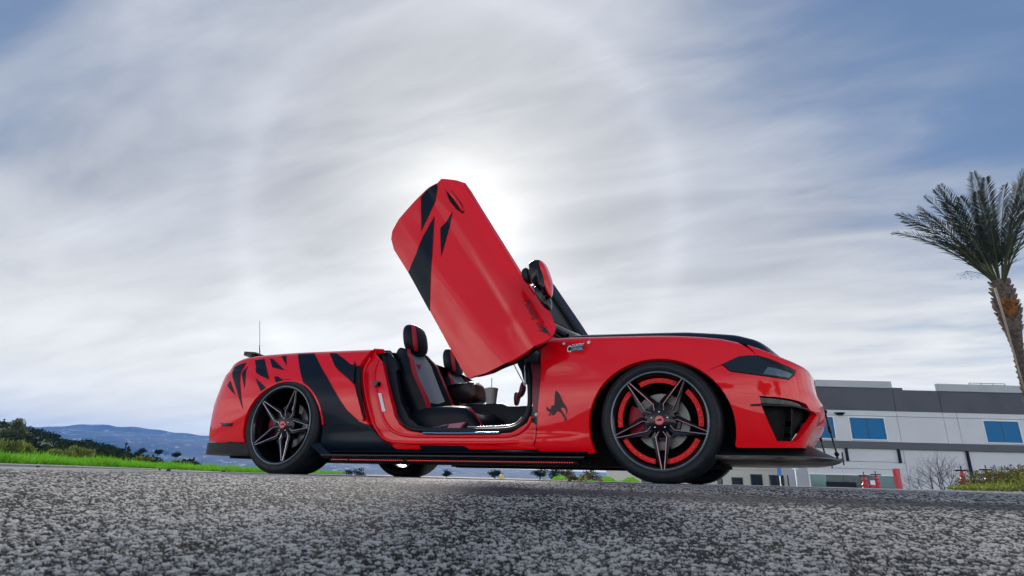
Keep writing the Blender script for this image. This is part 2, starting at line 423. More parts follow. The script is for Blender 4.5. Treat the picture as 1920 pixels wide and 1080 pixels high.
# ================================================================== GROUND
def W(s, t, z=0):
    p = CAM[:2]+R0[:2]*s+F0[:2]*t; return (p[0], p[1], z)
def at(px, py, t):
    """point seen at a picture position, on the upright plane at forward distance t"""
    d = ray(px, py); k = t/(d @ F0); p = CAM+d*k; return p
def st(px, py, t):
    p = at(px, py, t)-CAM; return float(p @ R0), float(p[2]+CAM[2])
def zg(s, t):
    """ground height: the lot rises to the car, then falls away beyond it"""
    r = np.hypot(s, t)
    z = -.066*(1-sm((t-.15)/2.3))
    z = z-.085*sm((t-6.9)/5)-.12*sm((t-12)/26)
    right = sm((s/(np.abs(t)+1e-6)-.10)/.25)
    z = z-1.8*sm((t-9)/26)*right*(t > 0)
    return z
def vor(x, y, cell, seed=0):
    """cellular pattern: F1, F2, cell random"""
    gx, gy = np.floor(x/cell), np.floor(y/cell); f1 = np.full(x.shape, 9.); f2 = np.full(x.shape, 9.); idr = np.zeros(x.shape)
    def hsh(a, b, k):
        v = np.sin(a*127.1+b*311.7+k*74.7+seed*13.1)*43758.5453; return v-np.floor(v)
    for i in (-1, 0, 1):
        for j in (-1, 0, 1):
            cx, cy = gx+i, gy+j; px = (cx+.1+.8*hsh(cx, cy, 1)); py = (cy+.1+.8*hsh(cx, cy, 2)); d = np.hypot(x/cell-px, y/cell-py)
            h = hsh(cx, cy, 3); m1 = d < f1; f2 = np.where(m1, f1, np.minimum(f2, d)); idr = np.where(m1, h, idr); f1 = np.where(m1, d, f1)
    return f1, f2, idr
def build_ground():
    fine = np.linspace(-math.radians(48), math.radians(48), 900); rest = np.linspace(math.radians(48), math.radians(312), 60)[1:-1]
    A = np.r_[fine, rest]; nr = 560
    Rr = np.r_[np.geomspace(.09, 5.2, nr), np.geomspace(5.4, 1700, 90)]
    a, r = np.meshgrid(A, Rr); s = np.sin(a)*r; t = np.cos(a)*r
    wx = CAM[0]+R0[0]*s+F0[0]*t; wy = CAM[1]+R0[1]*s+F0[1]*t
    z = zg(s, t)
    jx = .0009*np.sin(wx*1300+3*np.sin(wy*900)); jy = .0009*np.sin(wy*1450+3*np.sin(wx*1000))
    f1, f2, idr = vor(wx+jx, wy+jy, .0050); h1, h2, idh = vor(wx+jy*1.5, wy, .0095, 9); big_ = idh > .82; f1 = np.where(big_, h1, f1); f2 = np.where(big_, h2, f2); idr = np.where(big_, .4+.6*idh, idr)
    g1, g2, idg = vor(wx+.013*np.sin(wy*90), wy, .0036, 5)
    fade = np.clip((7-r)/4, 0, 1)
    gap = np.clip((f2-f1)/.34, 0, 1); up = idr > .16
    hgt = (.0027*(.3+.7*idr)*gap**.6*np.minimum(1, 1.4*np.clip(1-(f1/.95)**2, 0, 1))+.0009*idg*np.clip((g2-g1)/.3, 0, 1))*up+.0008*idg
    zone = np.clip((math.radians(47)-np.abs(a-2*math.pi*(a > math.pi)))/.12, 0, 1); fade = fade*zone
    big = .5*np.sin(wx*21+1.3*np.sin(wy*17))*np.sin(wy*25)+.5*np.sin(wx*7.3+wy*3.1)
    hgt = hgt+.0012*big-.0018
    near = np.clip((r-.1)/.2, 0, 1)
    z = z+hgt*fade*near
    V = np.stack([wx, wy, z], -1).reshape(-1, 3); nc = len(A)
    V = np.vstack([V, [[CAM[0], CAM[1], float(zg(0., 0.))-.001]]])
    i, j = np.meshgrid(np.arange(len(Rr)-1), np.arange(nc), indexing='ij'); j2 = (j+1) % nc
    Fc = np.stack([i*nc+j, (i+1)*nc+j, (i+1)*nc+j2, i*nc+j2], -1).reshape(-1, 4)[:, ::-1]
    o = mesh('ground', V, Fc, None, smooth=True)
    at_ = o.data.attributes.new('stone', 'FLOAT', 'POINT'); v = np.where(up, gap**1.3*(.02+.98*((idr-.16)/.84)), .05*idg)
    at_.data.foreach_set('value', np.r_[v.ravel(), .5].astype(np.float32))
    a2 = o.data.attributes.new('fine', 'FLOAT', 'POINT'); a2.data.foreach_set('value', np.r_[(fade+0*r).ravel(), 0].astype(np.float32))
    M = bpy.data.materials.new('asphalt'); M.use_nodes = True; T = NT(M.node_tree); b = T.n['Principled BSDF']
    pos = T.new('ShaderNodeNewGeometry').outputs['Position']; att = T.new('ShaderNodeAttribute', attribute_name='stone').outputs['Fac']; fz = T.new('ShaderNodeAttribute', attribute_name='fine').outputs['Fac']
    vn = T.voronoi(pos, 150); sepc = T.new('ShaderNodeSeparateColor'); T.l.new(vn.outputs['Color'], sepc.inputs[0]); alt = T.math('MULTIPLY', T.math('SUBTRACT', 1.0, vn.outputs['Distance']), sepc.outputs[0])
    att = T.math('ADD', T.math('MULTIPLY', att, fz), T.math('MULTIPLY', alt, T.math('SUBTRACT', 1.0, fz)))
    big1 = T.noise(pos, 1.1, 5, .6); mid = T.noise(pos, 9, 5, .65); fin_ = T.noise(pos, 160, 3, .7); tint = T.noise(pos, 70, 2, .5)
    sp = T.new('ShaderNodeSeparateXYZ'); T.put(sp.inputs[0], T.vmath('SUBTRACT', pos, tuple(CAM)))
    sv = T.vmath('DOT_PRODUCT', T.vmath('SUBTRACT', pos, tuple(CAM)), tuple(R0)); tv = T.vmath('DOT_PRODUCT', T.vmath('SUBTRACT', pos, tuple(CAM)), tuple(F0))
    stone = T.mix(tint, (.35, .33, .295), (.68, .635, .565)); base = T.mix(mid, (.005, .006, .008), (.020, .020, .021))
    k = T.math('ADD', att, T.math('MULTIPLY', T.math('SUBTRACT', fin_, .5), .35)); k = T.math('ADD', k, T.math('MULTIPLY', T.math('SUBTRACT', mid, .5), .45))
    k = T.math('SUBTRACT', k, T.math('MULTIPLY', T.maprange(big1, .55, .35), .16))
    c = T.mix(T.maprange(k, .13, .70, smooth=False), base, stone)
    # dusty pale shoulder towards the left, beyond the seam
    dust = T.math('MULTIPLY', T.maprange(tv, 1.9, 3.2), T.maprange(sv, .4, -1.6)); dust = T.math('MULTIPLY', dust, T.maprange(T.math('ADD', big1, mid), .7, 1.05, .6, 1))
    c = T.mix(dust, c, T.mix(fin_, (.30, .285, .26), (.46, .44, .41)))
    earth = T.maprange(T.vmath('LENGTH', T.vmath('SUBTRACT', pos, tuple(CAM))), 11, 20); far = T.maprange(tv, 2.5, 6); c = T.mix(T.math('MULTIPLY', far, .8), c, T.mix(big1, (.26, .26, .26), (.4, .39, .38)))
    c = T.mix(earth, c, T.mix(big1, (.05, .06, .03), (.10, .11, .05)))
    # tar seam across the lot
    wob = T.math('MULTIPLY', T.math('SUBTRACT', T.noise(pos, 3, 4, .6), .5), .35)
    line = T.math('ADD', T.math('SUBTRACT', tv, T.math('ADD', 1.62, T.math('MULTIPLY', sv, -.16))), wob)
    seam = T.math('MULTIPLY', T.maprange(T.math('ABSOLUTE', line), .24, .06), T.maprange(sv, -.7, -.1)); 
    c = T.mix(T.math('MULTIPLY', seam, .8), c, T.mix(fin_, (.018, .02, .024), (.05, .052, .058)))
    T.put(b.inputs['Base Color'], c); b.inputs['Roughness'].default_value = .75; b.inputs['Specular IOR Level'].default_value = .15
    bn = T.new('ShaderNodeBump'); bn.inputs['Strength'].default_value = .5; bn.inputs['Distance'].default_value = .003; T.put(bn.inputs['Height'], T.math('ADD', fin_, T.noise(pos, 420, 2, .6))); T.l.new(bn.outputs[0], b.inputs['Normal'])
    o.data.materials.append(M); tag(o, kind='structure'); return o
build_ground()

# ================================================================== CAR
car = emp('red_convertible', (-1.36, C, 0))
tag(car, 'low red convertible with black tiger stripes and both doors raised, parked on the asphalt', 'car')

arcF = [('uz', .0+.395*math.cos(a), .30+.375*math.sin(a)) for a in np.linspace(math.radians(-22), math.radians(202), 34)]       # front opening, front to rear
arcR = [('uz', -2.69+.372*math.cos(a), .30+.352*math.sin(a)) for a in np.linspace(math.radians(-22), math.radians(202), 34)]
for mir in (False, True):
    # front fender with the cowl end, over the arch
    cut = R4((190, 104), (160, 135), (115, 190), (118, 300), (110, 420), (97, 560), (92, 700), (80, 790))
    top = [('uz', u, float(zt(u))) for u in np.linspace(-.62, .42, 16)]
    fen = S(cut)+S([('uz', -.72, .165), ('uz', -.40, .150)])+S(arcF[::-1][:0])
    fpoly = top[::-1]
    left = S(cut)
    arch = [(p[1], p[2]) for p in arcF if p[1] <= .30 ]                       # arcF runs front -> rear
    hl = S(R5((65, 330), (180, 283)))                                         # seam arch -> headlight corner
    lampTop = S(R5((180, 280), (290, 228), (400, 222)))
    lo = left[-1]
    cutp = left; cutp = [(p[0], p[1]) for p in cutp]
    fp = [(p[1], p[2]) for p in top if p[1] < .41] + [(.45, float(zt(.45))-.001)]+[lampTop[2], lampTop[1], lampTop[0]]
    a0 = hl[0]; arc2 = [p for p in [(q[1], q[2]) for q in arcF] if p[0] < a0[0]-.005]
    fp += [a0]+arc2+[(-.41, .152), (-.70, .166)]+cutp[::-1]
    panel('front_fender', side, fp, RED, car, h=.03, th=.03, mir=mir, out=OUT)
    # headlight
    lp = S(R5((184, 282), (290, 231), (345, 224), (400, 224), (470, 243), (560, 280), (648, 322), (636, 345), (603, 375), (500, 360), (350, 338), (238, 323)))
    hlt = panel('headlight', side, lp, LENS, car, h=.014, off=.002, th=.03, mir=mir, out=OUT)
    br = S(R5((400, 224), (470, 243), (560, 280), (648, 322), (636, 345), (628, 340), (560, 312), (470, 262)))
    panel('lamp_unit', side, S(R5((470, 298), (560, 318), (626, 344), (600, 368), (505, 352), (440, 342))), mat('lamp_glass', (.06, .10, .13), .15, 0, .6), hlt, h=.02, off=.0045, th=.002, mir=mir, out=OUT)
    panel('headlight_brow', side, br, GBLK, hlt, h=.03, off=.004, th=.01, mir=mir, out=OUT)
    # front bumper: side and half of the front, with the intake cut out
    intake = S(R5((418, 480), (520, 487), (640, 505), (715, 532), (738, 572), (783, 600), (720, 690), (655, 768), (590, 770), (530, 768), (480, 660), (432, 545)))
    ztop = [(u, float(zt(u))) for u in np.linspace(UMAX, .50, 26)]
    lampB = S(R5((400, 222), (470, 240), (560, 277), (652, 320), (640, 348), (605, 380), (500, 365), (350, 343), (235, 328), (180, 286)))
    bp_ = [(UMAX, .20)]+[ (UMAX, .63)]+ztop
    arcb = [(q[1], q[2]) for q in arcF if q[1] > a0[0]+.005 and q[2] > .20][::-1]
    bp_ += lampB+[a0]+arcb+S(R5((275, 808), (400, 809), (520, 809), (640, 809)), zb=(.12, .4))+[(u, .20) for u in np.linspace(.95, UMAX-.02, 10)]
    gr = [(UMAX-.02, .33), (1.20, .34), (1.12, .42), (1.13, .58), (1.22, .61), (UMAX-.02, .61)]
    panel('front_bumper', side, bp_, RED, car, holes=[intake, gr], h=.03, th=.03, mir=mir, out=OUT)
    pin = panel('side_intake', side, grow(intake, 1.25), DARK, car, h=.04, off=-.06, th=0, mir=mir, out=OUT)
    fin1 = S(R5((425, 540), (520, 545), (640, 550), (735, 575), (738, 566), (640, 541), (520, 536), (424, 530)))
    panel('intake_blade', side, fin1, PLA, pin, h=.04, off=.003, th=.05, mir=mir, out=OUT)
    fin2 = S(R5((632, 560), (640, 560), (634, 765), (626, 765))); panel('intake_blade', side, fin2, PLA, pin, h=.04, off=-.015, th=.05, mir=mir, out=OUT)
    fin3 = S(R5((426, 488), (520, 495), (640, 513), (708, 538), (722, 556), (640, 536), (520, 528), (428, 522))); panel('intake_blade', side, fin3, LENS, pin, h=.04, off=-.02, th=.01, mir=mir, out=OUT)
    seam = S(R5((362, 532), (424, 530), (426, 545), (362, 545))); panel('bumper_slot', side, seam, PLA, car, h=.03, off=.002, th=.004, mir=mir, out=OUT)
    gp = panel('grille', side, gr, DARK, car, h=.05, off=-.05, th=0, mir=mir, out=OUT)
    for zz in np.arange(.36, .6, .035):
        panel('grille_bar', side, [(1.14, zz), (UMAX-.02, zz), (UMAX-.02, zz+.008), (1.14, zz+.008)], GBLK, gp, h=.06, off=-.03, th=.01, mir=mir, out=OUT)
    # rear quarter with bumper
    q = R1((1020, 233), (990, 262), (960, 296), (925, 345), (918, 400), (928, 470), (945, 560), (975, 670), (990, 686))
    qs = S(q)
    rt = [(u, float(zt(u))) for u in np.linspace(UMIN, -1.97, 40)]
    arch = [(p[1], p[2]) for p in arcR]
    qp = rt+qs+[(-2.32, .378)] + [p for p in arch if p[0] < -2.327 or p[1] > .40][0:]
    qp = rt+qs+[p for p in arch if not (p[0] > -2.5 and p[1] < .37)]
    k_ = [i for i, p in enumerate(qp) if p[0] < -2.95 and p[1] < .2]
    qp += [(-3.06, .20)]+S(R1((240, 828), (170, 820), (75, 790)), zb=(.1, .4))+[(u, .235) for u in np.linspace(-3.75, UMIN, 8)]
    panel('rear_quarter', side, qp, RED, car, h=.024, th=.03, mir=mir, out=OUT)
    # black rocker behind the rear wheel arch and below the quarter
    blk = S(R1((990, 687), (735, 687)))+[p for p in arch if p[0] > -2.5 and p[1] < .37][::-1]+[(-2.33, .13), (-1.9, .13)]+S(R1((1190, 860), (1130, 820), (1085, 795), (1040, 750)))
    panel('rocker_panel', side, blk, BLK, car, h=.03, off=.001, th=.03, mir=mir, out=OUT)

# ---- tiger stripe decals on the near side
def decal(name, pts, ma=BLK, off=.004, h=.014, parent=None, surf=side, th=.003, sf=None):
    return panel(name, surf, (sf or S)(pts), ma, parent or car, h=h, off=off, th=th, out=OUT)
decal('stripe_decal', R1((570, 268), (668, 264), (690, 310), (740, 400), (800, 510), (860, 580), (930, 668), (975, 686), (735, 686), (705, 640), (690, 560), (650, 490), (606, 452), (590, 400), (575, 330)))
decal('stripe_decal', R1((758, 262), (800, 264), (850, 300), (893, 338), (792, 346), (775, 305)))
decal('stripe_decal', R1((903, 308), (920, 334), (905, 336)))
decal('stripe_decal', R1((400, 292), (425, 300), (460, 335), (487, 362), (440, 352), (415, 345), (408, 320)))
decal('stripe_decal', R1((470, 281), (498, 278), (500, 335)))
decal('stripe_decal', R1((312, 306), (368, 296), (380, 350), (398, 418), (350, 398), (322, 380)))
decal('stripe_decal', R1((190, 345), (260, 318), (228, 372), (222, 440), (240, 590), (205, 480), (180, 400)))
decal('stripe_decal', R1((235, 380), (268, 340), (255, 400), (250, 466), (240, 420)))
decal('stripe_decal', R1((315, 408), (350, 440), (380, 468), (350, 494), (335, 460)))
decal('stripe_decal', R1((428, 402), (450, 400), (488, 428), (440, 442)))
decal('stripe_decal', R1((148, 455), (165, 425), (195, 510), (170, 485)))
# side scoop on the quarter
soft = lambda pts: smoothpoly(S(pts), 1, .15)
sr = decal('scoop_cover', R1((793, 356), (870, 415), (914, 455), (930, 510), (944, 570), (972, 668), (930, 655), (868, 596), (805, 500), (778, 430), (779, 378)), RED, off=.026, th=.024, sf=soft)
sc = decal('side_scoop', R1((798, 352), (860, 343), (925, 340), (914, 395), (916, 450), (870, 410)), BLK, off=.032, th=.030, sf=soft)
decal('scoop_mouth', R1((920, 345), (946, 340), (944, 450), (956, 560), (978, 655), (966, 655), (940, 560), (917, 455)), DARK, off=.016, th=.014, sf=soft)
# reflector, rear lip
decal('side_marker', R1((105, 675), (185, 677), (175, 697), (118, 697)), LENS, off=.003, th=.003)
decal('wheel_lip', [('uz', -2.69+.372*math.cos(a), .30+.352*math.sin(a)) for a in np.linspace(.1, 3.3, 40)]+[('uz', -2.69+.384*math.cos(a), .30+.364*math.sin(a)) for a in np.linspace(3.3, .1, 40)], RED, off=.0075, th=.03)

# ---- hood and deck lofts between the fender tops and the centre line
def loft(name, us, xc, zc, ma, w0=0, w1=1, nw=24, lift=0, parent=None):
    E_ = side(us, zt(us)); V = []; k = len(us)
    ws = np.linspace(w0, w1, nw)
    full = np.concatenate([ws, (2-ws[::-1])[1:]]) if w1 == 1 else ws
    for i in range(k):
        e = E_[i]
        for w in full:
            ww = w if w <= 1 else 2-w
            x = e[0]+(xc[i]-e[0])*ww; y = e[1]+(C-e[1])*ww; z = e[2]+(zc(x)-e[2])*float(sm(np.array(ww*1.7)))+lift*float(sm(np.array((ww-w0)/.06)))
            if w > 1: y = 2*C-y
            V.append((x, y, z))
    n = len(full); Fc = np.array([(i*n+j, (i+1)*n+j, (i+1)*n+j+1, i*n+j+1) for i in range(k-1) for j in range(n-1)])
    return V, Fc
zh = lambda x: float(np.interp(x, [-.75, -.47, .15, .43, .55, .65, .734, .80, .86], [.925, .915, .885, .84, .785, .735, .695, .655, .645]))
us = np.linspace(-.62, UMAX-.001, 60); xc = np.interp(us, [-.62, .45, UMAX], [-.55, .80, .853])
V, Fc = loft('hood', us, xc, zh, RED)
hood = mesh('hood', V, Fc, RED, car, smooth=True)
# raised black centre of the hood
usb = np.linspace(-.60, .60, 44); xcb = np.interp(usb, [-.62, .45, UMAX], [-.55, .80, .853])
zb_ = lambda x: zh(x)
V, Fc = loft('hood_bulge', usb, xcb, zb_, BLK, w0=.20, nw=20, lift=.045)
V = np.array(V); n = 39; k = len(usb)
fall = sm((np.arange(k)[:, None]-(k-7))/6.)*np.ones(n); V[:, 2] -= (fall.ravel()*.045)
hb = mesh('hood_bulge', V, Fc, BLK, hood, smooth=True)
# deck behind the seats
usr = np.linspace(-2.25, UMIN+.001, 46); xr = np.interp(-usr, [2.25, 3.3, -UMIN], [-2.32, -3.36, -3.545])
zr = lambda x: float(np.interp(x, [-3.8, -3.6, -3.2, -2.6, -2.2], [.855, .895, .925, .935, .915]))
V, Fc = loft('deck', usr, xr, zr, RED)
deck = mesh('trunk_lid', V, Fc[:, ::-1], RED, car, smooth=True)
# soft top cover: a low dark mound over the front of the deck
mb = MB(); xs = np.linspace(-2.95, -1.98, 14)
V = []; 
for x in xs:
    h_ = float(np.interp(x, [-2.95, -2.75, -2.3, -1.98], [.912, .945, .945, .915]))
    for j, y in enumerate(np.linspace(.17, 2*C-.17, 17)):
        V.append((x, y, h_-.05*abs((y-C)/.77)**4+.0))
Fc = [(i*17+j, (i+1)*17+j, (i+1)*17+j+1, i*17+j+1) for i in range(13) for j in range(16)]
mb.add(V, Fc); mb.build('top_cover', PLA, car, smooth=True, angle=60)
# tail of the car: back panel and lights
for mir in (False, True):
    tp = panel('tail_panel', side, [(UMIN+.002, .60), (UMIN+.002, .74), (UMIN+.42, .74), (UMIN+.42, .60)], GBLK, car, h=.04, off=.003, th=.004, mir=mir, out=(-1, 0, 0))
    for i in range(3):
        u0 = UMIN+.14+.09*i; panel('tail_light', side, [(u0, .62), (u0, .74), (u0+.05, .74), (u0+.05, .62)], mat('tail_red', (.35, .01, .01), .15, 0, 1), tp, h=.05, off=.010, th=.01, mir=mir, out=(-1, 0, 0))
# ---- inner body: floor pan, cabin tub, engine bay (dark)
mb = MB(); mb.box((-3.50, .30, .11), (.28, 1.58, .20)); mb.box((.281, .3, .155), (.62, 1.58, .20)); mb.box((-3.5, .30, .20), (-3.101, 1.58, .80)); mb.box((-.38+.80, .14, .20), (.60, 1.74, .62)); mb.box((-.66, .30, .20), (.42, 1.58, .80)); mb.box((-3.1, .32, .2), (-2.30, 1.56, .84))
mb.build('underbody', DARK, car)
for x0 in (0, -2.69):
    for (ya, yb) in ((.03, .32), (1.56, 1.85)):
        mb = MB(); mb.lathe([(.41, ya), (.41, yb)], 40, cz=.30, cx=x0, a0=math.radians(-15), a1=math.radians(195)); mb.lathe([(.0, yb if ya < 1 else ya), (.41, yb if ya < 1 else ya)], 40, cz=.30, cx=x0, a0=math.radians(-15), a1=math.radians(195))
        mb.build('wheel_liner', DARK, car, smooth=True)
# ---- front splitter
_spl = catmull([(.36, .03), (.50, .035), (.67, .09), (.79, .20), (.88, .40), (.925, .66), (.94, .94)], 8)
def plan_slab(name, curve, z0, z1, ma, xin, rise=0, top_in=0.0, parent=None):
    """slab under the plan outline; top_in sets the top edge back so that the front slopes"""
    cv_ = np.array(curve); tn = np.gradient(cv_, axis=0); tn /= np.linalg.norm(tn, axis=1)[:, None]; tc_ = cv_-np.stack([tn[:, 1], -tn[:, 0]], -1)*top_in*(1 if xin < 0.5 and cv_[-1, 0] > 0 else -1)
    f2 = lambda c: [tuple(p) for p in c]+[(x, 2*C-y) for x, y in c[::-1][1:]]
    lo_, hi_ = f2(cv_), f2(tc_); k = len(lo_); V = [(x, y, z0) for x, y in lo_]+[(x, y, z1) for x, y in hi_]+[(xin, y, z0) for x, y in lo_]+[(xin, y, z1) for x, y in hi_]
    Fc = []
    for i in range(k-1):
        Fc += [(i, i+1, i+1+k, i+k), (i+k, i+1+k, i+1+3*k, i+3*k), (i, i+2*k, i+1+2*k, i+1)]
    Fc += [(0, k, 3*k, 2*k), (k-1, 3*k-1, 4*k-1, 2*k-1)]
    b = MB(); b.add(V, Fc); return b.build(name, ma, parent or car, angle=40)
spl = plan_slab('front_splitter', _spl, .146, .152, GBLK, .25)
plan_slab('bumper_lip', np.array(_spl)*[.995, 1]+[0, .004], .152, .215, PLA, .25, top_in=.12)
plan_slab('splitter_underside', np.array(_spl)*[.97, 1]+[0, .03], .134, .146, mat('underside_tan_reflection', (.05, .045, .04), .4, bump=(9, 1, .02), var=(5, 1.0, (.80, .72, .60))), .25, top_in=-.03)  # pale tan patches paint the ground's reflection into the underside colour
def rod(y):
    t = emp('splitter_rod', (.87, y, .12), parent=car)
    a, b = np.array((.868, y, .425)), np.array((.895, y-.02, .185))
    mb = MB(); mb.tube([a, a+(b-a)*.35, a+(b-a)*.36, a+(b-a)*.5, a+(b-a)*.51, b], [.0055, .0055, .010, .010, .0055, .0055], 10); mb.build('rod', GBLK, t, angle=40)
    for p in (a, b):
        mb = MB(); mb.lathe([(0.0001, -.012), (.010, -.008), (.013, 0), (.010, .008), (.0001, .012)], 14, cx=p[0], cy=p[1], cz=p[2]); mb.build('ball_joint', GBLK, t, smooth=True)
    mb = MB(); mb.box((b[0]-.02, y-.032, .150), (b[0]+.03, y+.005, .160)); mb.tube([(b[0], b[1], .146), (b[0], b[1], .18)], .006, 8); mb.box((b[0]+.024, y-.02, .125), (b[0]+.031, y-.005, .195)); mb.build('mount', GBLK, t)
    mb = MB(); mb.tube([(.845, y, .425), (.88, y, .425)], .006, 8); mb.build('upper_mount', GBLK, t)
rod(.60); rod(2*C-.60)
# ---- side skirts with the running LED strip
for mir in (False, True):
    my = (lambda y: 2*C-y) if mir else (lambda y: y)
    def skirt(name, sec, ma, x0, x1, taper0=0):
        b = MB(); k = len(sec); st_ = [(x0, 0), (x0+.12, 0), (x1, 0)]
        V = []
        for x, _ in st_:
            for (y, z) in sec: V.append((x, my(y), z))
        Fc = [(i*k+j, i*k+(j+1) % k, (i+1)*k+(j+1) % k, (i+1)*k+j) for i in range(2) for j in range(k)]+[tuple(range(k)), tuple(range(2*k, 3*k))[::-1]]
        b.add(V, Fc); return b.build(name, ma, car)
    sk = skirt('side_skirt', [(-.055, .128), (-.055, .134), (.0, .150), (.045, .158), (.10, .158), (.10, .10), (-.035, .113)], GBLK, -2.26, -.41)
    skirt('skirt_ridge', [(-.02, .152), (-.018, .158), (.05, .170), (.05, .150)], mat('matt_black', (.003, .006, .010), .8, 0, 0, .1), -2.22, -.41)
    b = MB(); b.add([(-2.42, my(-.0), .205), (-2.33, my(0), .210), (-2.19, my(-.045), .138), (-2.26, my(-.045), .128), (-2.42, my(.05), .205), (-2.33, my(.05), .210), (-2.19, my(.05), .138), (-2.26, my(.05), .128)], [(0, 1, 2, 3), (4, 7, 6, 5), (0, 4, 5, 1), (1, 5, 6, 2), (2, 6, 7, 3), (3, 7, 4, 0)]); b.build('skirt_end', BLK, sk)
    b = MB(); b.box((-2.20, min(my(-.02), my(.12)), .094), (-.46, max(my(-.02), my(.12)), .112)); b.build('led_channel', DARK, car)
    b = MB()
    for i in range(110):
        x = -2.19+i*.0156
        if i in (9, 37, 38): continue
        b.box((x, min(my(-.025), my(-.018)), .101), (x+.004, max(my(-.025), my(-.018)), .1045))
    tag(b.build('led_strip', LED, car), kind='stuff')

# ---- door opening: jamb skin, sill, seal
def jy(f): return f
jamb = R2((325, 232), (262, 300), (240, 345), (236, 400), (250, 480), (270, 580), (290, 672), (330, 745), (372, 800), (440, 812), (700, 812), (950, 812), (1150, 808), (1270, 822), (1282, 770), (1290, 690),
          (1250, 665), (1200, 700), (1140, 735), (1050, 742), (800, 742), (600, 738), (520, 722), (475, 690), (445, 640), (425, 560), (405, 470), (385, 380), (370, 310))
def sideback(d, fy=None):
    return lambda u, z: side(u, z)+np.stack([0*np.asarray(u, float), np.zeros_like(np.asarray(u, float))+d, 0*np.asarray(u, float)], -1)
sj = sideback(.045); PGk = {}
GU2, GZ2 = np.meshgrid(np.arange(-2.4, -.4, .02), np.arange(.1, 1.0, .02), indexing='ij')
def SJ(pts, surf=None): return [(p[1], p[2]) if p[0] == 'uz' else locate(surf or sj, p[0], p[1], (-2.4, -.4), (.05, 1.05), (GU2, GZ2)) for p in pts]
jm = panel('door_jamb', sj, SJ(jamb), REDJ, car, h=.03, th=.05, out=OUT)
# the outer sill under the opening
sill = S(R2((290, 690), (330, 745), (395, 800), (440, 806), (700, 800), (1000, 806), (1270, 826), (1283, 790)))+[(-.70, .166), (-1.2, .168), (-2.0, .17), (-1.97, .24)]
panel('sill', side, S(R2((430, 814), (470, 812), (700, 808), (950, 812), (1272, 826), (1287, 790), (1300, 850)))+[(-.71, .175), (-1.70, .175)], RED, car, h=.03, off=.002, th=.045, out=OUT)
panel('sill_graphic', side, S(R2((590, 808), (860, 812), (905, 842), (610, 838))), BLK, car, h=.03, off=.005, th=.002, out=OUT)
# jamb ridges that catch the light (stepped flange) and black rubber seal
def rib(name, pts, r, ma, surf, off, parent, n=8, it=2):
    P = [surf(a, b)+np.array([0, -off, 0]) for a, b in SJ(pts, surf)]
    P = catmull(P, 6); b = MB(); b.tube(P, r, n); return b.build(name, ma, parent, angle=50)
rib('jamb_flange', R2((300, 290), (262, 380), (270, 480), (295, 600), (330, 700), (390, 775), (500, 792), (700, 793), (1000, 795), (1180, 790)), .011, REDJ, sj, .004, jm)
rib('jamb_flange', R2((345, 300), (322, 400), (345, 520), (375, 640), (430, 720), (520, 752), (700, 757), (1000, 757), (1150, 750), (1230, 700), (1262, 640)), .011, REDJ, sj, .004, jm)
sb = sideback(.10)
rib('door_seal', R2((330, 245), (375, 270), (395, 380), (415, 480), (440, 580), (470, 650), (520, 700), (600, 718), (800, 722), (1000, 722), (1120, 716), (1190, 690), (1235, 630), (1250, 560), (1248, 450), (1236, 330), (1236, 270)), .016, RUB, sb, 0, car, 10)
rib('sill_plate', R2((620, 737), (800, 739), (1070, 737)), .008, mat('sill_chrome', (.10, .25, .32), .2, .9), sj, .012, car)
rib('sill_edge_trim', R2((880, 700), (980, 699), (1090, 694), (1160, 680), (1205, 640)), .003, SIL, sideback(.16), 0, car)
panel('tyre_placard', sj, SJ(R2((340, 500), (367, 502), (393, 608), (370, 612))), WHT, jm, h=.03, off=.006, th=.003, out=OUT)
st_ = sj(*SJ(R2((345, 445)))[0]); mb = MB(); mb.lathe([(.0001, -.03), (.018, -.03), (.018, -.022), (.007, -.018), (.007, 0), (.024, 0)], 16, cx=st_[0], cy=st_[1]-.004, cz=st_[2]); mb.build('door_striker', GBLK, jm, angle=40)
# black soft-top well lining behind the jamb
panel('cabin_lining', sb, SJ(R2((325, 234), (395, 236), (425, 290), (440, 345), (425, 365), (440, 470), (460, 560), (500, 640), (560, 690), (620, 700), (700, 705), (640, 722), (520, 716), (470, 690), (430, 600), (405, 480), (372, 320))), LEA, car, h=.04, th=.05, out=OUT)
# front jamb: hinge pillar, cavity and the raised door's strut
sp_ = sideback(.075)
fj = panel('hinge_pillar', sp_, SJ(R2((1305, 235), (1315, 400), (1300, 560), (1292, 700), (1262, 690), (1255, 560), (1256, 400), (1240, 240))), MAR, car, h=.04, th=.05, out=OUT)
panel('hinge_cover', sp_, SJ(R2((1258, 605), (1300, 610), (1296, 690), (1270, 680), (1258, 650))), mat('dark_teal_plastic', (.012, .035, .045), .4), fj, h=.03, off=.012, th=.012, out=OUT)
b_ = sp_(*SJ(R2((1288, 627)))[0]); mb = MB(); mb.lathe([(.0001, -.03), (.012, -.028), (.012, 0)], 12, cx=b_[0], cy=b_[1], cz=b_[2]); mb.build('door_switch', WHT, fj, smooth=True)
dk = sideback(.13)
panel('cowl_side', dk, SJ(R2((1145, 310), (1230, 215), (1325, 190), (1320, 330), (1262, 345), (1262, 470), (1225, 470), (1190, 400))), LEA, car, h=.04, th=.05, out=OUT)
rib('cowl_trim', R2((1147, 312), (1190, 395), (1222, 455)), .004, SIL, dk, .004, car)
rib('door_strut', R2((1222, 335), (1222, 450)), .006, SIL, sideback(.08), 0, car)
# hinge arm (blue-black shell shape under the raised door)
P = [side(a, b)+np.array([0, .02, 0]) for a, b in SJ(R2((1225, 285), (1265, 280), (1300, 285)), side)]
mb = MB(); mb.tube(P, [.028, .042, .03], 12); mb.build('door_hinge', mat('hinge_shell', (.02, .045, .06), .35, 0, .4), car, angle=50)

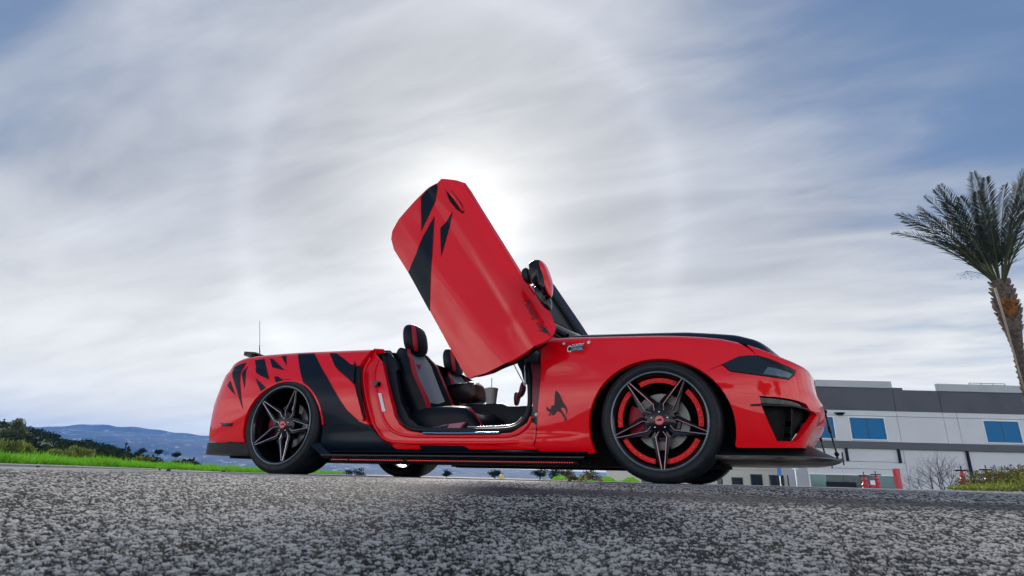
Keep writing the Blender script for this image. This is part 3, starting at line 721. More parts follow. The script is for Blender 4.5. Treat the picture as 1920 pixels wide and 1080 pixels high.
# ---- raised doors
PHI = math.radians(57.6)
def door_matrix(po, shift, mirrored=False, phi=PHI, pc=(-.62, .87)):
    c, s_ = math.cos(phi), math.sin(phi)
    # (dx,dz) -> (dx c + dz s, -dx s + dz c)
    T1 = Matrix.Translation((-pc[0], 0, -pc[1])); Rm = Matrix(((c, 0, s_, 0), (0, 1, 0, 0), (-s_, 0, c, 0), (0, 0, 0, 1))); T2 = Matrix.Translation((po[0], shift, po[1]))
    return T2 @ Rm @ T1
def dside(u, z):
    """closed door skin with its own creases"""
    P = np.array(side(u, z)); u = np.asarray(u, float); z = np.asarray(z, float)
    ln = sm((u+2.05)/.5)*sm((-.50-u)/.5)
    a = .008*sm((z-.80)/.05)-.014*np.exp(-((z-(.44+.05*(u+1.3)))/.07)**2)*ln
    a = a+.010*sm((.71+.02*(u+1.3)-z)/.05)+.012*sm((.285-z)/.07)*sm((z-.13)/.07)*np.exp(-((u+1.35)/1.0)**8)
    P[..., 1] = P[..., 1]+a; return P
DM = door_matrix((-.565, .862), -.19)
dsurf = xform(dside, DM)
GU3, GZ3 = np.meshgrid(np.arange(-2.15, -.45, .02), np.arange(.1, 1.12, .02), indexing='ij')
def SD(pts): return [(p[1], p[2]) if p[0] == 'uz' else locate(dsurf, p[0], p[1], (-2.3, -.4), (.05, 1.12), (GU3, GZ3)) for p in pts]
dout = R3((290, 41), (350, 46), (412, 62), (440, 100), (520, 230), (610, 375), (700, 520), (770, 620), (840, 715), (872, 793), (862, 825), (835, 852), (650, 960), (520, 1022), (428, 1051), (410, 1035), (330, 890), (235, 715), (125, 520), (50, 400), (36, 345), (42, 305), (75, 245), (150, 160), (215, 95), (270, 62))
dpoly = SD(dout)
door = panel('door', dsurf, dpoly, RED, car, h=.03, th=.03, out=OUT)
tag(door, 'door swung up on its front hinge, black slash stripes')
inner = panel('inner_trim', dsurf, [(-1.28+(a+1.28)*.975, .57+(b-.57)*.965) for a, b in dpoly], LEA, door, h=.05, off=-.03, th=.085, out=OUT, back=True)
def ddec(name, pts, ma=BLK, off=.004, th=.003, h=.016): return panel(name, dsurf, SD(pts), ma, door, h=h, off=off, th=th, out=OUT)
ddec('stripe_decal', R3((188, 135), (215, 100), (268, 66), (272, 90), (262, 150), (230, 220), (190, 305)))
ddec('stripe_decal', R3((256, 232), (250, 330), (243, 440), (236, 560), (232, 712), (125, 516), (165, 420), (200, 330)))
ddec('stripe_decal', R3((286, 290), (315, 262), (348, 210), (325, 310), (290, 436), (287, 360)))
hd = ddec('handle_recess', R3((318, 90), (345, 105), (395, 170), (408, 205), (400, 218), (365, 195), (330, 150), (318, 115)), DARK, off=.002)
hp = SD(R3((318, 92), (345, 120), (375, 160), (402, 208)))
P = [dsurf(a, b)+np.array([0, -.022, 0]) for a, b in hp]; P[0][1] += .02; P[-1][1] += .02
mb = MB(); mb.tube(catmull(P, 5), .0115, 10); mb.build('handle', RED, door, smooth=True)
# belt moulding along the top edge of the door
P = [dsurf(a, b)+np.array([0, -.002, 0]) for a, b in SD(R3((412, 70), (520, 245), (610, 390), (700, 532), (768, 628)))]
mb = MB(); mb.tube(P, .007, 8); mb.build('belt_moulding', mat('red_moulding', (.7, .03, .05), .2, 0, 1), door, smooth=True)

# lettering
def text_mesh(body, size=1, offset=0, shear=0):
    cu = bpy.data.curves.new('text', 'FONT'); cu.body = body; cu.size = size; cu.offset = offset; cu.shear = shear; cu.resolution_u = 3
    o = bpy.data.objects.new('text', cu); COL.objects.link(o); bpy.context.view_layer.update()
    me = bpy.data.meshes.new_from_object(o.evaluated_get(bpy.context.evaluated_depsgraph_get())); V = np.array([tuple(v.co[:2]) for v in me.vertices]); Fc = [tuple(p.vertices) for p in me.polygons]
    bpy.data.objects.remove(o); bpy.data.meshes.remove(me); return V, Fc
def lettering(name, body, surf, fn, ma, parent, off, offset=0, shear=0, sx=1.0):
    V, Fc = text_mesh(body, 1, offset, shear); w = V[:, 0].max(); uvp = np.array([fn(x/w, y) for x, y in V])
    e = .002; P = surf(uvp[:, 0], uvp[:, 1]); N = np.cross(surf(uvp[:, 0]+e, uvp[:, 1])-surf(uvp[:, 0]-e, uvp[:, 1]), surf(uvp[:, 0], uvp[:, 1]+e)-surf(uvp[:, 0], uvp[:, 1]-e)); N /= np.linalg.norm(N, axis=1)[:, None]
    N = np.where((N[:, 1:2] > 0), -N, N); return mesh(name, P+N*off, Fc, ma, parent)
a_, b2 = SD(R3((712, 652)))[0], SD(R3((815, 820)))[0]
a_, b2 = np.array(a_), np.array(b2); d_ = (b2-a_); L_ = np.linalg.norm(d_); d_ /= L_; nrm = np.array([-d_[1], d_[0]])
lettering('door_script', 'Mustang Sally', dsurf, lambda x, y: tuple(a_+d_*x*L_*1.0+nrm*(y-.25)*.058), BPR, door, .003, offset=.0, shear=.5)
# little horse silhouette at the end of the script, and the big rearing horse on the fender
def silhouette(name, pts, surf, org, du, dz, ma, parent, off, h=.02):
    return panel(name, surf, [(org[0]+x*du, org[1]+y*dz) for x, y in pts], ma, parent, h=h, off=off, th=.001, out=OUT)
o_ = SD(R3((805, 800), (842, 832)))
pp = SD(R3((795, 785), (815, 798), (830, 812), (842, 832), (838, 838), (828, 822), (812, 822), (800, 812), (806, 808)))
panel('horse_print', dsurf, pp, BPR, door, h=.02, off=.003, th=.001, out=OUT)
B8 = lambda *p: Zm(960, 600, 5.4, p)
hs = S(B8((437, 722), (455, 720), (478, 742), (500, 790), (522, 838), (545, 868), (562, 905), (560, 945), (545, 955), (552, 925), (540, 900), (510, 885), (492, 898), (520, 940), (548, 985), (560, 1020), (545, 1028), (530, 990), (500, 945), (470, 925), (452, 932), (430, 960), (412, 970), (400, 962), (415, 945), (395, 950), (380, 975), (372, 962), (385, 930), (360, 925), (345, 895), (358, 880), (372, 890), (368, 905), (395, 900), (398, 875), (412, 860), (430, 868), (432, 800)))
panel('horse_emblem', side, hs, mat('horse_vinyl', (.035, .004, .008), .5), car, h=.02, off=.002, th=.001, out=OUT)
# fender sticker: COUNTRY COWGIRL with two stars
c0 = np.array(S(B8((555, 325)))[0]); c1 = np.array(S(B8((730, 310)))[0]); c2 = np.array(S(B8((560, 250)))[0]); Wd = c1[0]-c0[0]; Hh = c2[1]-c0[1]
bgp = S(B8((560, 262), (590, 250), (650, 256), (732, 243), (728, 275), (722, 318), (610, 322), (585, 335), (558, 325), (553, 290)))
stk = panel('fender_sticker', side, bgp, BPR, car, h=.02, off=.002, th=.001, out=OUT)
lettering('sticker_letters', 'C', side, lambda x, y: (c0[0]+x*Wd*.26, c0[1]-.003+y*Hh*1.22), WHT, stk, .0045, offset=.03)
lettering('sticker_letters', 'OUNTRY', side, lambda x, y: (c0[0]+Wd*(.27+.71*x), c0[1]+Hh*(.56+.10*x)+y*Hh*.56), WHT, stk, .0045, offset=.02)
lettering('sticker_letters', 'OWGIRL', side, lambda x, y: (c0[0]+Wd*(.27+.68*x), c0[1]+Hh*.10+y*Hh*.56), mat('sticker_blue', (.35, .62, .75), .5), stk, .0045, offset=.02)
for cpx, rr_ in (((527, 242), .013), ((778, 229), .016)):
    o1 = S(B8(cpx))[0]
    for rad, mm, of in ((rr_*1.35, BPR, .002), (rr_, WHT, .0035)):
        sp5 = [(o1[0]+rad*(1 if i % 2 == 0 else .42)*math.sin(i*math.pi/5+.15), o1[1]+rad*(1 if i % 2 == 0 else .42)*math.cos(i*math.pi/5+.15)) for i in range(10)]
        panel('star_sticker', side, sp5, mm, stk, h=.05, off=of, th=.0005, out=OUT)
# mirror on the near door
def bpy_(px, py, y):
    d = ray(px, py); k = (y-CAM[1])/d[1]; return CAM+d*k
mr = emp('mirror', tuple(bpy_(1015, 545, -.20)), parent=door)
MZ = lambda *p: Zm(960, 480, 6.0, p)
def blob(name, pts, y0, y1, ma, parent, bev=.02, infl=.0):
    P = [bpy_(a, b, (y0+y1)/2) for a, b in pts]; b = MB(); b.prism([(p[0], p[2]) for p in P], y0, y1); return b.build(name, ma, parent, bevel=bev, angle=60)
def pillow(name, pts, y0, y1, ma, parent, rings=5, squeeze=.75):
    """outline seen from the side, rounded through its depth"""
    yc = (y0+y1)/2; P = np.array([bpy_(a, b, yc) for a, b in pts]); cen = P.mean(0); V = []; n = len(P)
    ts = np.linspace(-1, 1, rings*2+1)
    for t in ts:
        k = (1-abs(t)**3.2*(1-squeeze)) if abs(t) < 1 else squeeze*.82
        for p in P: q = cen+(p-cen)*k; V.append((q[0], yc+(y1-y0)/2*t, q[2]))
    m_ = len(ts); Fc = [(i*n+j, i*n+(j+1) % n, (i+1)*n+(j+1) % n, (i+1)*n+j) for i in range(m_-1) for j in range(n)]
    Fc += [tuple(range(n)), tuple((m_-1)*n+j for j in range(n))]
    b = MB(); b.add(V, Fc); return b.build(name, ma, parent, angle=50)
sp2 = lambda pts: [tuple(p) for p in smoothpoly(pts, 2)]
mo = MZ((205, 110), (225, 80), (285, 55), (345, 62), (378, 95), (415, 190), (445, 280), (445, 400), (425, 468), (385, 470), (330, 330), (270, 360), (225, 280), (215, 190))
pillow('mirror_shell', sp2(mo), -.27, -.14, GBLK, mr)
mc = MZ((330, 72), (352, 74), (380, 105), (414, 200), (440, 290), (439, 400), (425, 455), (412, 430), (402, 340), (384, 260), (356, 180), (325, 105))
pillow('mirror_cap', sp2(mc), -.285, -.17, RED, mr)
pillow('mirror_foot', sp2(MZ((270, 330), (350, 330), (385, 470), (440, 470), (440, 610), (405, 615), (350, 570), (290, 470), (262, 420))), -.20, -.12, GBLK, mr)
pillow('mirror_pivot', sp2(MZ((122, 180), (150, 150), (180, 138), (200, 165), (215, 220), (222, 300), (185, 316), (140, 290), (122, 240))), -.22, -.14, PLA, mr)
# far door, raised too: its dark inner side faces the camera
FDM = door_matrix((-.635, .862), 0)
def fdsurf(u, z):
    P = np.array(side(u, z)); P = P @ np.array(FDM)[:3, :3].T+np.array(FDM)[:3, 3]; P[..., 1] = 2*C-P[..., 1]+.16; return P
fdp = [(-1.88, .50), (-1.93, .66), (-1.90, .82), (-1.80, .885), (-1.3, .885), (-.64, .87), (-.66, .60), (-.70, .30), (-.85, .26), (-1.6, .26), (-1.78, .34)]
fd = panel('door', fdsurf, fdp, RED, car, h=.04, th=.02, out=(0, 1, 0)); tag(fd, 'far door, raised, with its dark trim towards the cabin')
panel('inner_trim', fdsurf, grow(fdp, 1.03), mat('navy_trim', (.008, .016, .032), .45), fd, h=.05, off=-.022, th=.08, out=(0, 1, 0), back=True)
panel('trim_rib', fdsurf, [(-1.85, .83), (-.66, .81), (-.66, .79), (-1.85, .805)], PLA, fd, h=.05, off=-.10, th=.02, out=(0, 1, 0), back=True)

# ---- windscreen and cowl
mb = MB(); V = []
for i in range(11):
    w = i/10; y = .24+(2*C-.48)*w; bow = 1-(2*w-1)**2
    V += [(-.60+.16*bow, y, .90+.02*bow), (-1.17+.08*bow, .07*(1-2*w)+y, 1.27+.03*bow)]
mb.add(V, [(2*i, 2*i+2, 2*i+3, 2*i+1) for i in range(10)])
ws = mb.build('windscreen', mat('screen_glass', (.03, .04, .045), .03, 0, 1, alpha=.4, trans=.0), car, smooth=True)
ws.data.materials.clear(); gm = bpy.data.materials.new('clear_glass'); gm.use_nodes = True; b = gm.node_tree.nodes['Principled BSDF']; b.inputs['Transmission Weight'].default_value = 1; b.inputs['Roughness'].default_value = .02; b.inputs['IOR'].default_value = 1.02; b.inputs['Base Color'].default_value = (.004, .006, .008, 1); ws.data.materials.append(gm)
fr = MB()
fr.tube([V[0], V[1]], .026, 8); fr.tube([V[-2], V[-1]], .026, 8); fr.tube([V[1], V[5], V[11], V[17], V[21]], .024, 8); fr.build('windscreen_frame', GBLK, car, angle=40)
mb = MB(); mb.prism([(-.40, .84), (-.64, .90), (-.66, .80), (-.40, .78)], .20, 2*C-.20); mb.build('cowl', PLA, car, bevel=.008)
mb = MB(); mb.prism([(-.62, .86), (-.85, .86), (-.95, .80), (-.90, .62), (-.78, .50), (-.62, .50)], .22, 2*C-.22); mb.build('dashboard', LEA, car, bevel=.02, angle=40)
mb = MB(); mb.prism([(-.70, .20), (-.70, .54), (-.95, .53), (-1.25, .535), (-1.30, .556), (-1.60, .556), (-1.75, .53), (-2.10, .50), (-2.10, .2)], .78, 1.10); mb.build('centre_console', LEA, car, bevel=.02, angle=40)
mb = MB(); mb.prism([(-.66, .205), (-.66, .30), (-1.1, .26), (-2.2, .26), (-2.2, .205)], .24, 2*C-.24); mb.build('cabin_floor', LEA, car)
# far sill and jamb (low, so the sky shows through the far opening)
mb = MB(); mb.box((-1.95, 2*C-.14, .15), (-.68, 2*C-.03, .26)); mb.build('sill', REDJ, car, bevel=.01)
# rear bench behind the seats
mb = MB(); mb.prism([(-2.02, .28), (-2.02, .52), (-2.20, .55), (-2.30, .86), (-2.42, .86), (-2.42, .28)], .22, 2*C-.22); mb.build('rear_bench', LEA, car, bevel=.03, angle=40)

# ---- seats
def bz(a, b, y): p = bpy_(a, b, y); return p[0], p[2]
def seat(y, name='seat', near=True, dx=0, dz=0):
    """built in place for lateral centre y"""
    s_ = emp(name, (-1.72, y, .26), parent=car)
    spine = catmull([(-1.72+dx, .36), (-1.775+dx, .46), (-1.84+dx, .59+dz*.3), (-1.90+dx, .72+dz*.6), (-1.945+dx, .85+dz), (-1.975+dx, .955+dz)], 8)
    wid = np.interp(spine[:, 1], [.36, .5, .72+dz, .88+dz, .955+dz], [.235, .25, .265, .235, .17])
    k = len(spine); ws_ = np.array([-1, -.97, -.9, -.8, -.68, -.56, -.5, -.42, -.3, -.15, 0, .15, .3, .42, .5, .56, .68, .8, .9, .97, 1])
    fw = np.interp(np.abs(ws_), [0, .42, .5, .56, .68, .8, .9, .97, 1], [.0, .008, .03, .055, .085, .09, .075, .04, .0])
    T_ = np.gradient(spine, axis=0); T_ /= np.linalg.norm(T_, axis=1)[:, None]; Nn = np.stack([T_[:, 1], -T_[:, 0]], -1)
    Nn = np.where(Nn[:, :1] < 0, -Nn, Nn)
    G = np.zeros((k, len(ws_), 3)); Bk = np.zeros_like(G)
    for i in range(k):
        bol = np.interp(i/(k-1), [0, .3, .8, 1], [.8, 1, .8, .25]); dep = .09*np.interp(i/(k-1), [0, .85, 1], [1, .9, .35])
        for j, w in enumerate(ws_):
            f = fw[j]*bol; G[i, j] = (spine[i, 0]+Nn[i, 0]*f, y+wid[i]*w, spine[i, 1]+Nn[i, 1]*f)
            q = dep*(1-.6*abs(w)**6); Bk[i, j] = (spine[i, 0]-Nn[i, 0]*q, y+wid[i]*w*.96, spine[i, 1]-Nn[i, 1]*q)
    n = len(ws_)
    def strip(nm, j0, j1, ma, i0=0, i1=k-1, lift=0.0):
        V = []; 
        for i in range(i0, i1+1):
            for j in range(j0, j1+1): V.append(tuple(G[i, j]+np.array([Nn[i, 0], 0, Nn[i, 1]])*lift))
        m_ = j1-j0+1; Fc = [(i*m_+j, i*m_+j+1, (i+1)*m_+j+1, (i+1)*m_+j) for i in range(i1-i0) for j in range(m_-1)]
        b = MB(); b.add(V, Fc); return b.build(nm, ma, s_, smooth=True)
    # shell: back and sides closed
    V = [tuple(v) for v in G.reshape(-1, 3)]+[tuple(v) for v in Bk.reshape(-1, 3)]; o = k*n
    Fc = [(o+i*n+j, o+(i+1)*n+j, o+(i+1)*n+j+1, o+i*n+j+1) for i in range(k-1) for j in range(n-1)]
    Fc += [(i*n, (i+1)*n, o+(i+1)*n, o+i*n) for i in range(k-1)]+[(i*n+n-1, o+i*n+n-1, o+(i+1)*n+n-1, (i+1)*n+n-1) for i in range(k-1)]
    Fc += [((k-1)*n+j, (k-1)*n+j+1, o+(k-1)*n+j+1, o+(k-1)*n+j) for j in range(n-1)]
    Fc += [(i*n+j, i*n+j+1, (i+1)*n+j+1, (i+1)*n+j) for i in range(k-1) for j in list(range(0, 2))+list(range(18, 20))]
    b = MB(); b.add(V, Fc); b.build('backrest', LEA, s_, smooth=True, angle=70)
    strip('backrest_stripe', 2, 4, LEAR); strip('backrest_stripe', 16, 18, LEAR)
    strip('backrest_insert', 5, 15, LEAG, int(k*.32), k-1); strip('backrest_insert', 4, 16, LEA, 0, int(k*.32)); strip('bolster_inner', 4, 5, LEA, int(k*.32), k-1); strip('bolster_inner', 15, 16, LEA, int(k*.32), k-1)
    # small red emblem on the insert
    ie = int(k*.80); c = G[ie, 10]; b = MB(); nn = np.array([Nn[ie, 0], 0, Nn[ie, 1]]); tt = np.array([T_[ie, 0], 0, T_[ie, 1]]); yy = np.array([0, 1, 0])
    pts = [(-.045, .02), (-.02, .005), (0, .015), (.02, .008), (.045, .022), (.02, -.02), (0, -.028), (-.02, -.015)]
    b.add([c+nn*.006+yy*p[0]+tt*p[1] for p in pts], [tuple(range(8))]); b.build('seat_emblem', LEAR, s_)
    # headrest
    hc = np.array([spine[-1, 0]-.012, y, 1.055+dz]); V = []; nt, npp = 15, 24
    for i in range(nt):
        ph = math.pi*i/(nt-1)
        for j in range(npp):
            th_ = 2*math.pi*j/npp; sx = math.sin(ph)
            e = lambda v, p: math.copysign(abs(v)**p, v)
            V.append((.066*e(math.cos(th_), .7)*sx**.6, .125*e(math.sin(th_), .75)*sx**.55, -.125*e(math.cos(ph), .8)))
    V = [(v[0]-.20*v[2], v[1]*(1-.9*max(0, -v[2]-.05)), v[2]) for v in V]
    Fc = [(i*npp+j, i*npp+(j+1) % npp, (i+1)*npp+(j+1) % npp, (i+1)*npp+j) for i in range(nt-1) for j in range(npp)]
    V = np.array(V)+hc
    b = MB(); b.add(V, Fc); b.build('headrest', LEA, s_, smooth=True)
    for sg in (-1, 1):
        idx = [(i, j) for i in range(3, nt-2) for j in range(npp) if math.cos(2*math.pi*(j+.5)/npp) > 0.1 and .42 < sg*math.sin(2*math.pi*(j+.5)/npp) < .86]
        Vn = hc+(V-hc)*[1.035, 1.02, 1.0]; b = MB(); b.add(Vn, [(i*npp+j, i*npp+(j+1) % npp, (i+1)*npp+(j+1) % npp, (i+1)*npp+j) for i, j in idx]); b.build('headrest_stripe', LEAR, s_, smooth=True)
    # cushion
    V = []; xs = np.linspace(-1.80, -1.24, 14)
    wv = [-1, -.97, -.85, -.7, -.5, -.25, 0, .25, .5, .7, .85, .97, 1]
    for i, x in enumerate(xs):
        t = i/13; zc_ = .40+.045*math.sin(t*2.6)-.09*max(0, t-.86)/.14
        for w in wv:
            up_ = np.interp(abs(w), [0, .5, .7, .85, .97, 1], [0, .005, .035, .045, .02, -.06]); V.append((x+.02*(1-w*w)*(t > .9), y+.265*w, zc_+up_*(1-.5*t)))
    nw = len(wv); Fc = [(i*nw+j, (i+1)*nw+j, (i+1)*nw+j+1, i*nw+j+1) for i in range(13) for j in range(nw-1)]
    low = len(V); V += [(v[0]-.01, v[1], .29) for v in V[:]]
    for i in range(13): Fc += [(i*nw, low+i*nw, low+(i+1)*nw, (i+1)*nw), (i*nw+nw-1, (i+1)*nw+nw-1, low+(i+1)*nw+nw-1, low+i*nw+nw-1)]
    Fc += [(13*nw+j, low+13*nw+j, low+13*nw+j+1, 13*nw+j+1) for j in range(nw-1)]
    b = MB(); b.add(V, Fc); b.build('cushion', LEA, s_, smooth=True, angle=60)
    P = [(x, y-.19, .40+.045*math.sin(i/13*2.6)-.09*max(0, i/13-.86)/.14+.036*(1-.5*i/13)) for i, x in enumerate(xs)]
    b = MB(); b.tube(P[5:]+[(xs[-1]+.012, y-.19, .31)], .013, 8); b.build('cushion_piping', LEAR, s_, smooth=True)
    b = MB(); b.prism([(-1.90, .30), (-1.92, .375), (-1.76, .335), (-1.72, .30)], y-.285, y-.25); b.build('seat_hinge_cover', PNK, s_, bevel=.006)
    b = MB(); b.prism([(-1.62, .30), (-1.58, .318), (-1.46, .345), (-1.30, .360), (-1.35, .30)], y-.30, y-.265); sc_ = b.build('seat_side_trim', PNK, s_, bevel=.006)
    b = MB(); b.prism([(-1.60, .303), (-1.57, .316), (-1.48, .335), (-1.42, .345), (-1.45, .303)], y-.305, y-.301); b.build('switch_panel', PLA, s_)
    b = MB(); b.tube([(-1.50, y-.312, .317), (-1.46, y-.312, .333), (-1.43, y-.312, .335), (-1.45, y-.312, .318), (-1.50, y-.312, .317)], .003, 6); b.build('seat_switch', SIL, s_)
    return s_
seat(.50, dx=.05, dz=-.03); seat(2*C-.54, near=False, dx=-.07, dz=-.04)
# seat belt on the near pillar
mb = MB()
P0, P1 = [bpy_(*p, .30) for p in Z3((70, 470), (115, 460))], [bpy_(*p, .30) for p in Z3((155, 705), (125, 712))]
mb.add([P0[0], P0[1], P1[0], P1[1]]+[q+np.array([0, .008, 0]) for q in (P0[0], P0[1], P1[0], P1[1])], [(0, 1, 2, 3), (7, 6, 5, 4), (0, 4, 5, 1), (1, 5, 6, 2), (2, 6, 7, 3), (3, 7, 4, 0)]); mb.build('seat_belt', LEAR, car)
pillow('belt_guide', sp2(Z3((100, 400), (130, 280), (170, 245), (235, 300), (225, 350), (120, 440))), .30, .36, PLA, car)
# steering wheel on the far side, behind the dash
sw = emp('steering_wheel', (-1.12, 1.38, .70), parent=car)
mb = MB(); V = []; tilt = math.radians(25)
cen = np.array([-1.13, 1.38, .70]); ax1 = np.array([0, 1, 0]); ax2 = np.array([math.sin(tilt), 0, math.cos(tilt)])
mb.tube([cen+.18*(ax1*math.cos(a)+ax2*math.sin(a)) for a in np.linspace(0, 2*math.pi, 33)], .015, 8, cap=False); mb.build('wheel_ring', MAR, sw, smooth=True)
mb = MB(); mb.tube([cen, cen+np.array([.25, 0, -.08])], .035, 10); mb.tube([cen-ax1*.17, cen+ax1*.17], .014, 6); mb.tube([cen, cen-ax2*.17], .014, 6); mb.build('wheel_hub', PLA, sw, smooth=True)
pillow('column_stalk', sp2(Z3((1200, 690), (1215, 662), (1250, 668), (1262, 620), (1275, 560), (1300, 590), (1305, 640), (1280, 700), (1248, 715), (1235, 760), (1230, 790), (1200, 788))), 1.10, 1.16, MAR, car)

# ---- wheels
def tilted(o, M): o.matrix_basis = M @ o.matrix_basis
def wheel(cx, cy, steer=0, flipy=False, rear=False, name='wheel', src=None):
    """lip face at local y=0, tyre runs to +y"""
    hz_ = .343 if rear else .334
    w = emp(name, (cx, cy, hz_), parent=car)
    base = WM[w.name].copy()
    Mx = Matrix.Translation((cx, cy, hz_)) @ Matrix.Rotation(steer+(math.pi if flipy else 0), 4, 'Z') @ Matrix.Diagonal((1.05, 1, 1.05, 1) if rear else (1, 1, 1, 1))
    w.matrix_basis = WM[car.name].inverted() @ Mx; WM[w.name] = Mx
    if src:
        for ch in src.children:
            c = ch.copy(); COL.objects.link(c); c.parent = w; WM[c.name] = Mx @ c.matrix_basis
        return w
    wd = .30 if rear else .27; n = 72
    b = MB(); b.lathe([(.262, .012), (.272, .004), (.285, -.004), (.302, -.004), (.318, .004), (.330, .022), (.334, .045), (.335, wd*.5), (.334, wd-.045), (.330, wd-.02), (.318, wd-.004), (.300, wd+.002), (.272, wd-.004), (.258, wd-.012)], n)
    ty = b.build('tyre', RUB, w, smooth=True, local=True)
    # tread grooves and sidewall lettering ring: raised blocks
    b = MB()
    for i in range(90):
        a = 2*math.pi*i/90; Mr = Matrix.Rotation(-a, 4, 'Y')
        b.box((.325, .048, -.004), (.3358, .075, .004), Mr)
        b.box((.325, wd-.075, -.004), (.3358, wd-.048, .004), Mr)
    for i in range(26):
        if i % 9 < 6:
            a = 2*math.pi*i/40+1.9; Mr = Matrix.Rotation(-a, 4, 'Y'); b.box((.292, -.0062, -.006), (.304, -.003, .004), Mr)
    tag(b.build('tread_blocks', RUB, w, local=True), kind='stuff')
    b = MB()
    for r_ in (.3075, .2875): b.lathe([(r_-.0012, -.0035), (r_, -.0062), (r_+.0012, -.0035)], n)
    b.build('sidewall_ring', RUB, w, smooth=True, local=True)
    # barrel and lip
    b = MB(); b.lathe([(.262, wd-.01), (.250, wd-.02), (.238, .16), (.236, .06), (.243, .045), (.246, .018), (.252, .006), (.262, .0), (.270, .0), (.272, .005), (.266, .014)], n); b.build('rim', WBL, w, smooth=True, local=True, angle=50)
    b = MB(); b.lathe([(.2585, -.0015), (.2625, -.0035), (.2665, -.0015)], n); b.build('rim_highlight', mat('rim_edge', (.10, .14, .17), .25, .8), w, smooth=True, local=True)
    if not rear:
        for i in range(5):
            a0 = math.radians(90+72*i-27); a1 = math.radians(90+72*i+27)
            b = MB(); b.lathe([(.208, .030), (.234, .030), (.236, .034), (.234, .05), (.208, .05), (.208, .030)], 14, a0=a0, a1=a1); b.build('red_ring_segment', WRED, w, angle=40, local=True)
            # rivets
            b = MB()
            for q in range(6):
                a = a0+(a1-a0)*(q+.5)/6; b.lathe([(.0001, .022), (.0045, .024), (.0045, .031)], 8, cx=.222*math.cos(a), cz=.222*math.sin(a))
            b.build('rivet', SIL, w, smooth=True, local=True)
    ml = MILLS if rear else MILL
    # five split spokes: arms run out from the hub as long diamonds, open in the middle
    offs = 90+180                                    # one spoke straight down
    conc = .045
    for i in range(5):
        th_ = math.radians(offs+72*i+(14 if rear else 2)); c_, s__ = math.cos(th_), math.sin(th_)
        def L(r, q, y): return (r*c_-q*s__, y, r*s__+q*c_)
        def arm(sgn):
            out_ = [(.028, .014), (.092, .054), (.266, .012)]; in_ = [(.050, .004), (.090, .026), (.252, .003)]
            b = MB(); V = []
            for (r, q) in out_: V.append(L(r, sgn*q, conc*(1-r/.26)+.006))
            for (r, q) in in_: V.append(L(r, sgn*q, conc*(1-r/.26)+.012))
            for (r, q) in out_: V.append(L(r, sgn*q*1.05, conc*(1-r/.26)+.045))
            for (r, q) in in_: V.append(L(r, sgn*q, conc*(1-r/.26)+.045))
            Fc = [(0, 1, 4, 3), (1, 2, 5, 4), (6, 9, 10, 7), (7, 10, 11, 8), (0, 6, 7, 1), (1, 7, 8, 2), (3, 4, 10, 9), (4, 5, 11, 10), (2, 8, 11, 5), (0, 3, 9, 6)]
            b.add(V, Fc); return b
        for sgn in (-1, 1):
            o = arm(sgn).build('spoke', WBL, w, local=True)
            # milled accent line along the inner edge of the arm
            b = MB(); pts = [L(.046, sgn*.002, conc*(1-.046/.26)+.006), L(.088, sgn*.030, conc*(1-.088/.26)+.004), L(.264, sgn*.0065, .0015)]
            if rear: pts = [L(.03, sgn*.012, conc*(1-.03/.26)+.004), L(.088, sgn*.036, conc*(1-.088/.26)+.003), L(.250, sgn*.006, .003)]
            b.tube(pts, .0022 if not rear else .0026, 6); b.build('spoke_accent', ml, w, local=True)
    b = MB(); b.lathe([(.0001, .030), (.045, .030), (.060, .038), (.086, .046), (.088, .08), (.001, .08)], 32); b.build('hub', WBL, w, smooth=True, local=True, angle=40)
    b = MB(); b.lathe([(.0001, .020), (.024, .020), (.029, .026), (.030, .034)], 28); b.build('centre_cap', mat('cap_red', (.45, .03, .05), .3, .3, .8), w, angle=40, local=True)
    b = MB(); b.box((-.016, .0175, -.003), (.016, .0198, .002)); b.box((-.004, .0175, -.002), (.012, .0198, .008)); b.build('cap_emblem', BPR, w, local=True)
    b = MB()
    for i in range(5):
        a = math.radians(offs+36+72*i); b.lathe([(.0001, .027), (.004, .028), (.005, .04)], 6, cx=.046*math.cos(a), cz=.046*math.sin(a))
    b.build('lug_nut', SIL, w, local=True, angle=40)
    b = MB(); b.lathe([(.075, .105), (.155, .105), (.158, .109), (.158, .129), (.155, .133), (.075, .133), (.075, .105)], 56); b.lathe([(.075, .11), (.075, .12)], 40); b.build('brake_disc', DISC, w, angle=40, local=True)
    b = MB(); b.lathe([(.03, .085), (.106, .088), (.110, .104), (.110, .12)], 40); b.build('disc_hat', WBL, w, angle=40, local=True)
    b = MB(); b.lathe([(.10, .075), (.172, .075), (.185, .085), (.185, .15), (.172, .16), (.10, .16), (.10, .075)], 16, a0=math.radians(150), a1=math.radians(205)); b.build('brake_caliper', mat('caliper_red', (.30, .008, .03), .4, 0, 0, .25), w, angle=40, local=True)
    return w
wf = wheel(0, .0, steer=math.radians(-1.5)); wr = wheel(-2.715, .0, rear=True)
wheel(0, 2*C, flipy=True, src=wf); wheel(-2.715, 2*C, flipy=True, src=wr, rear=True)

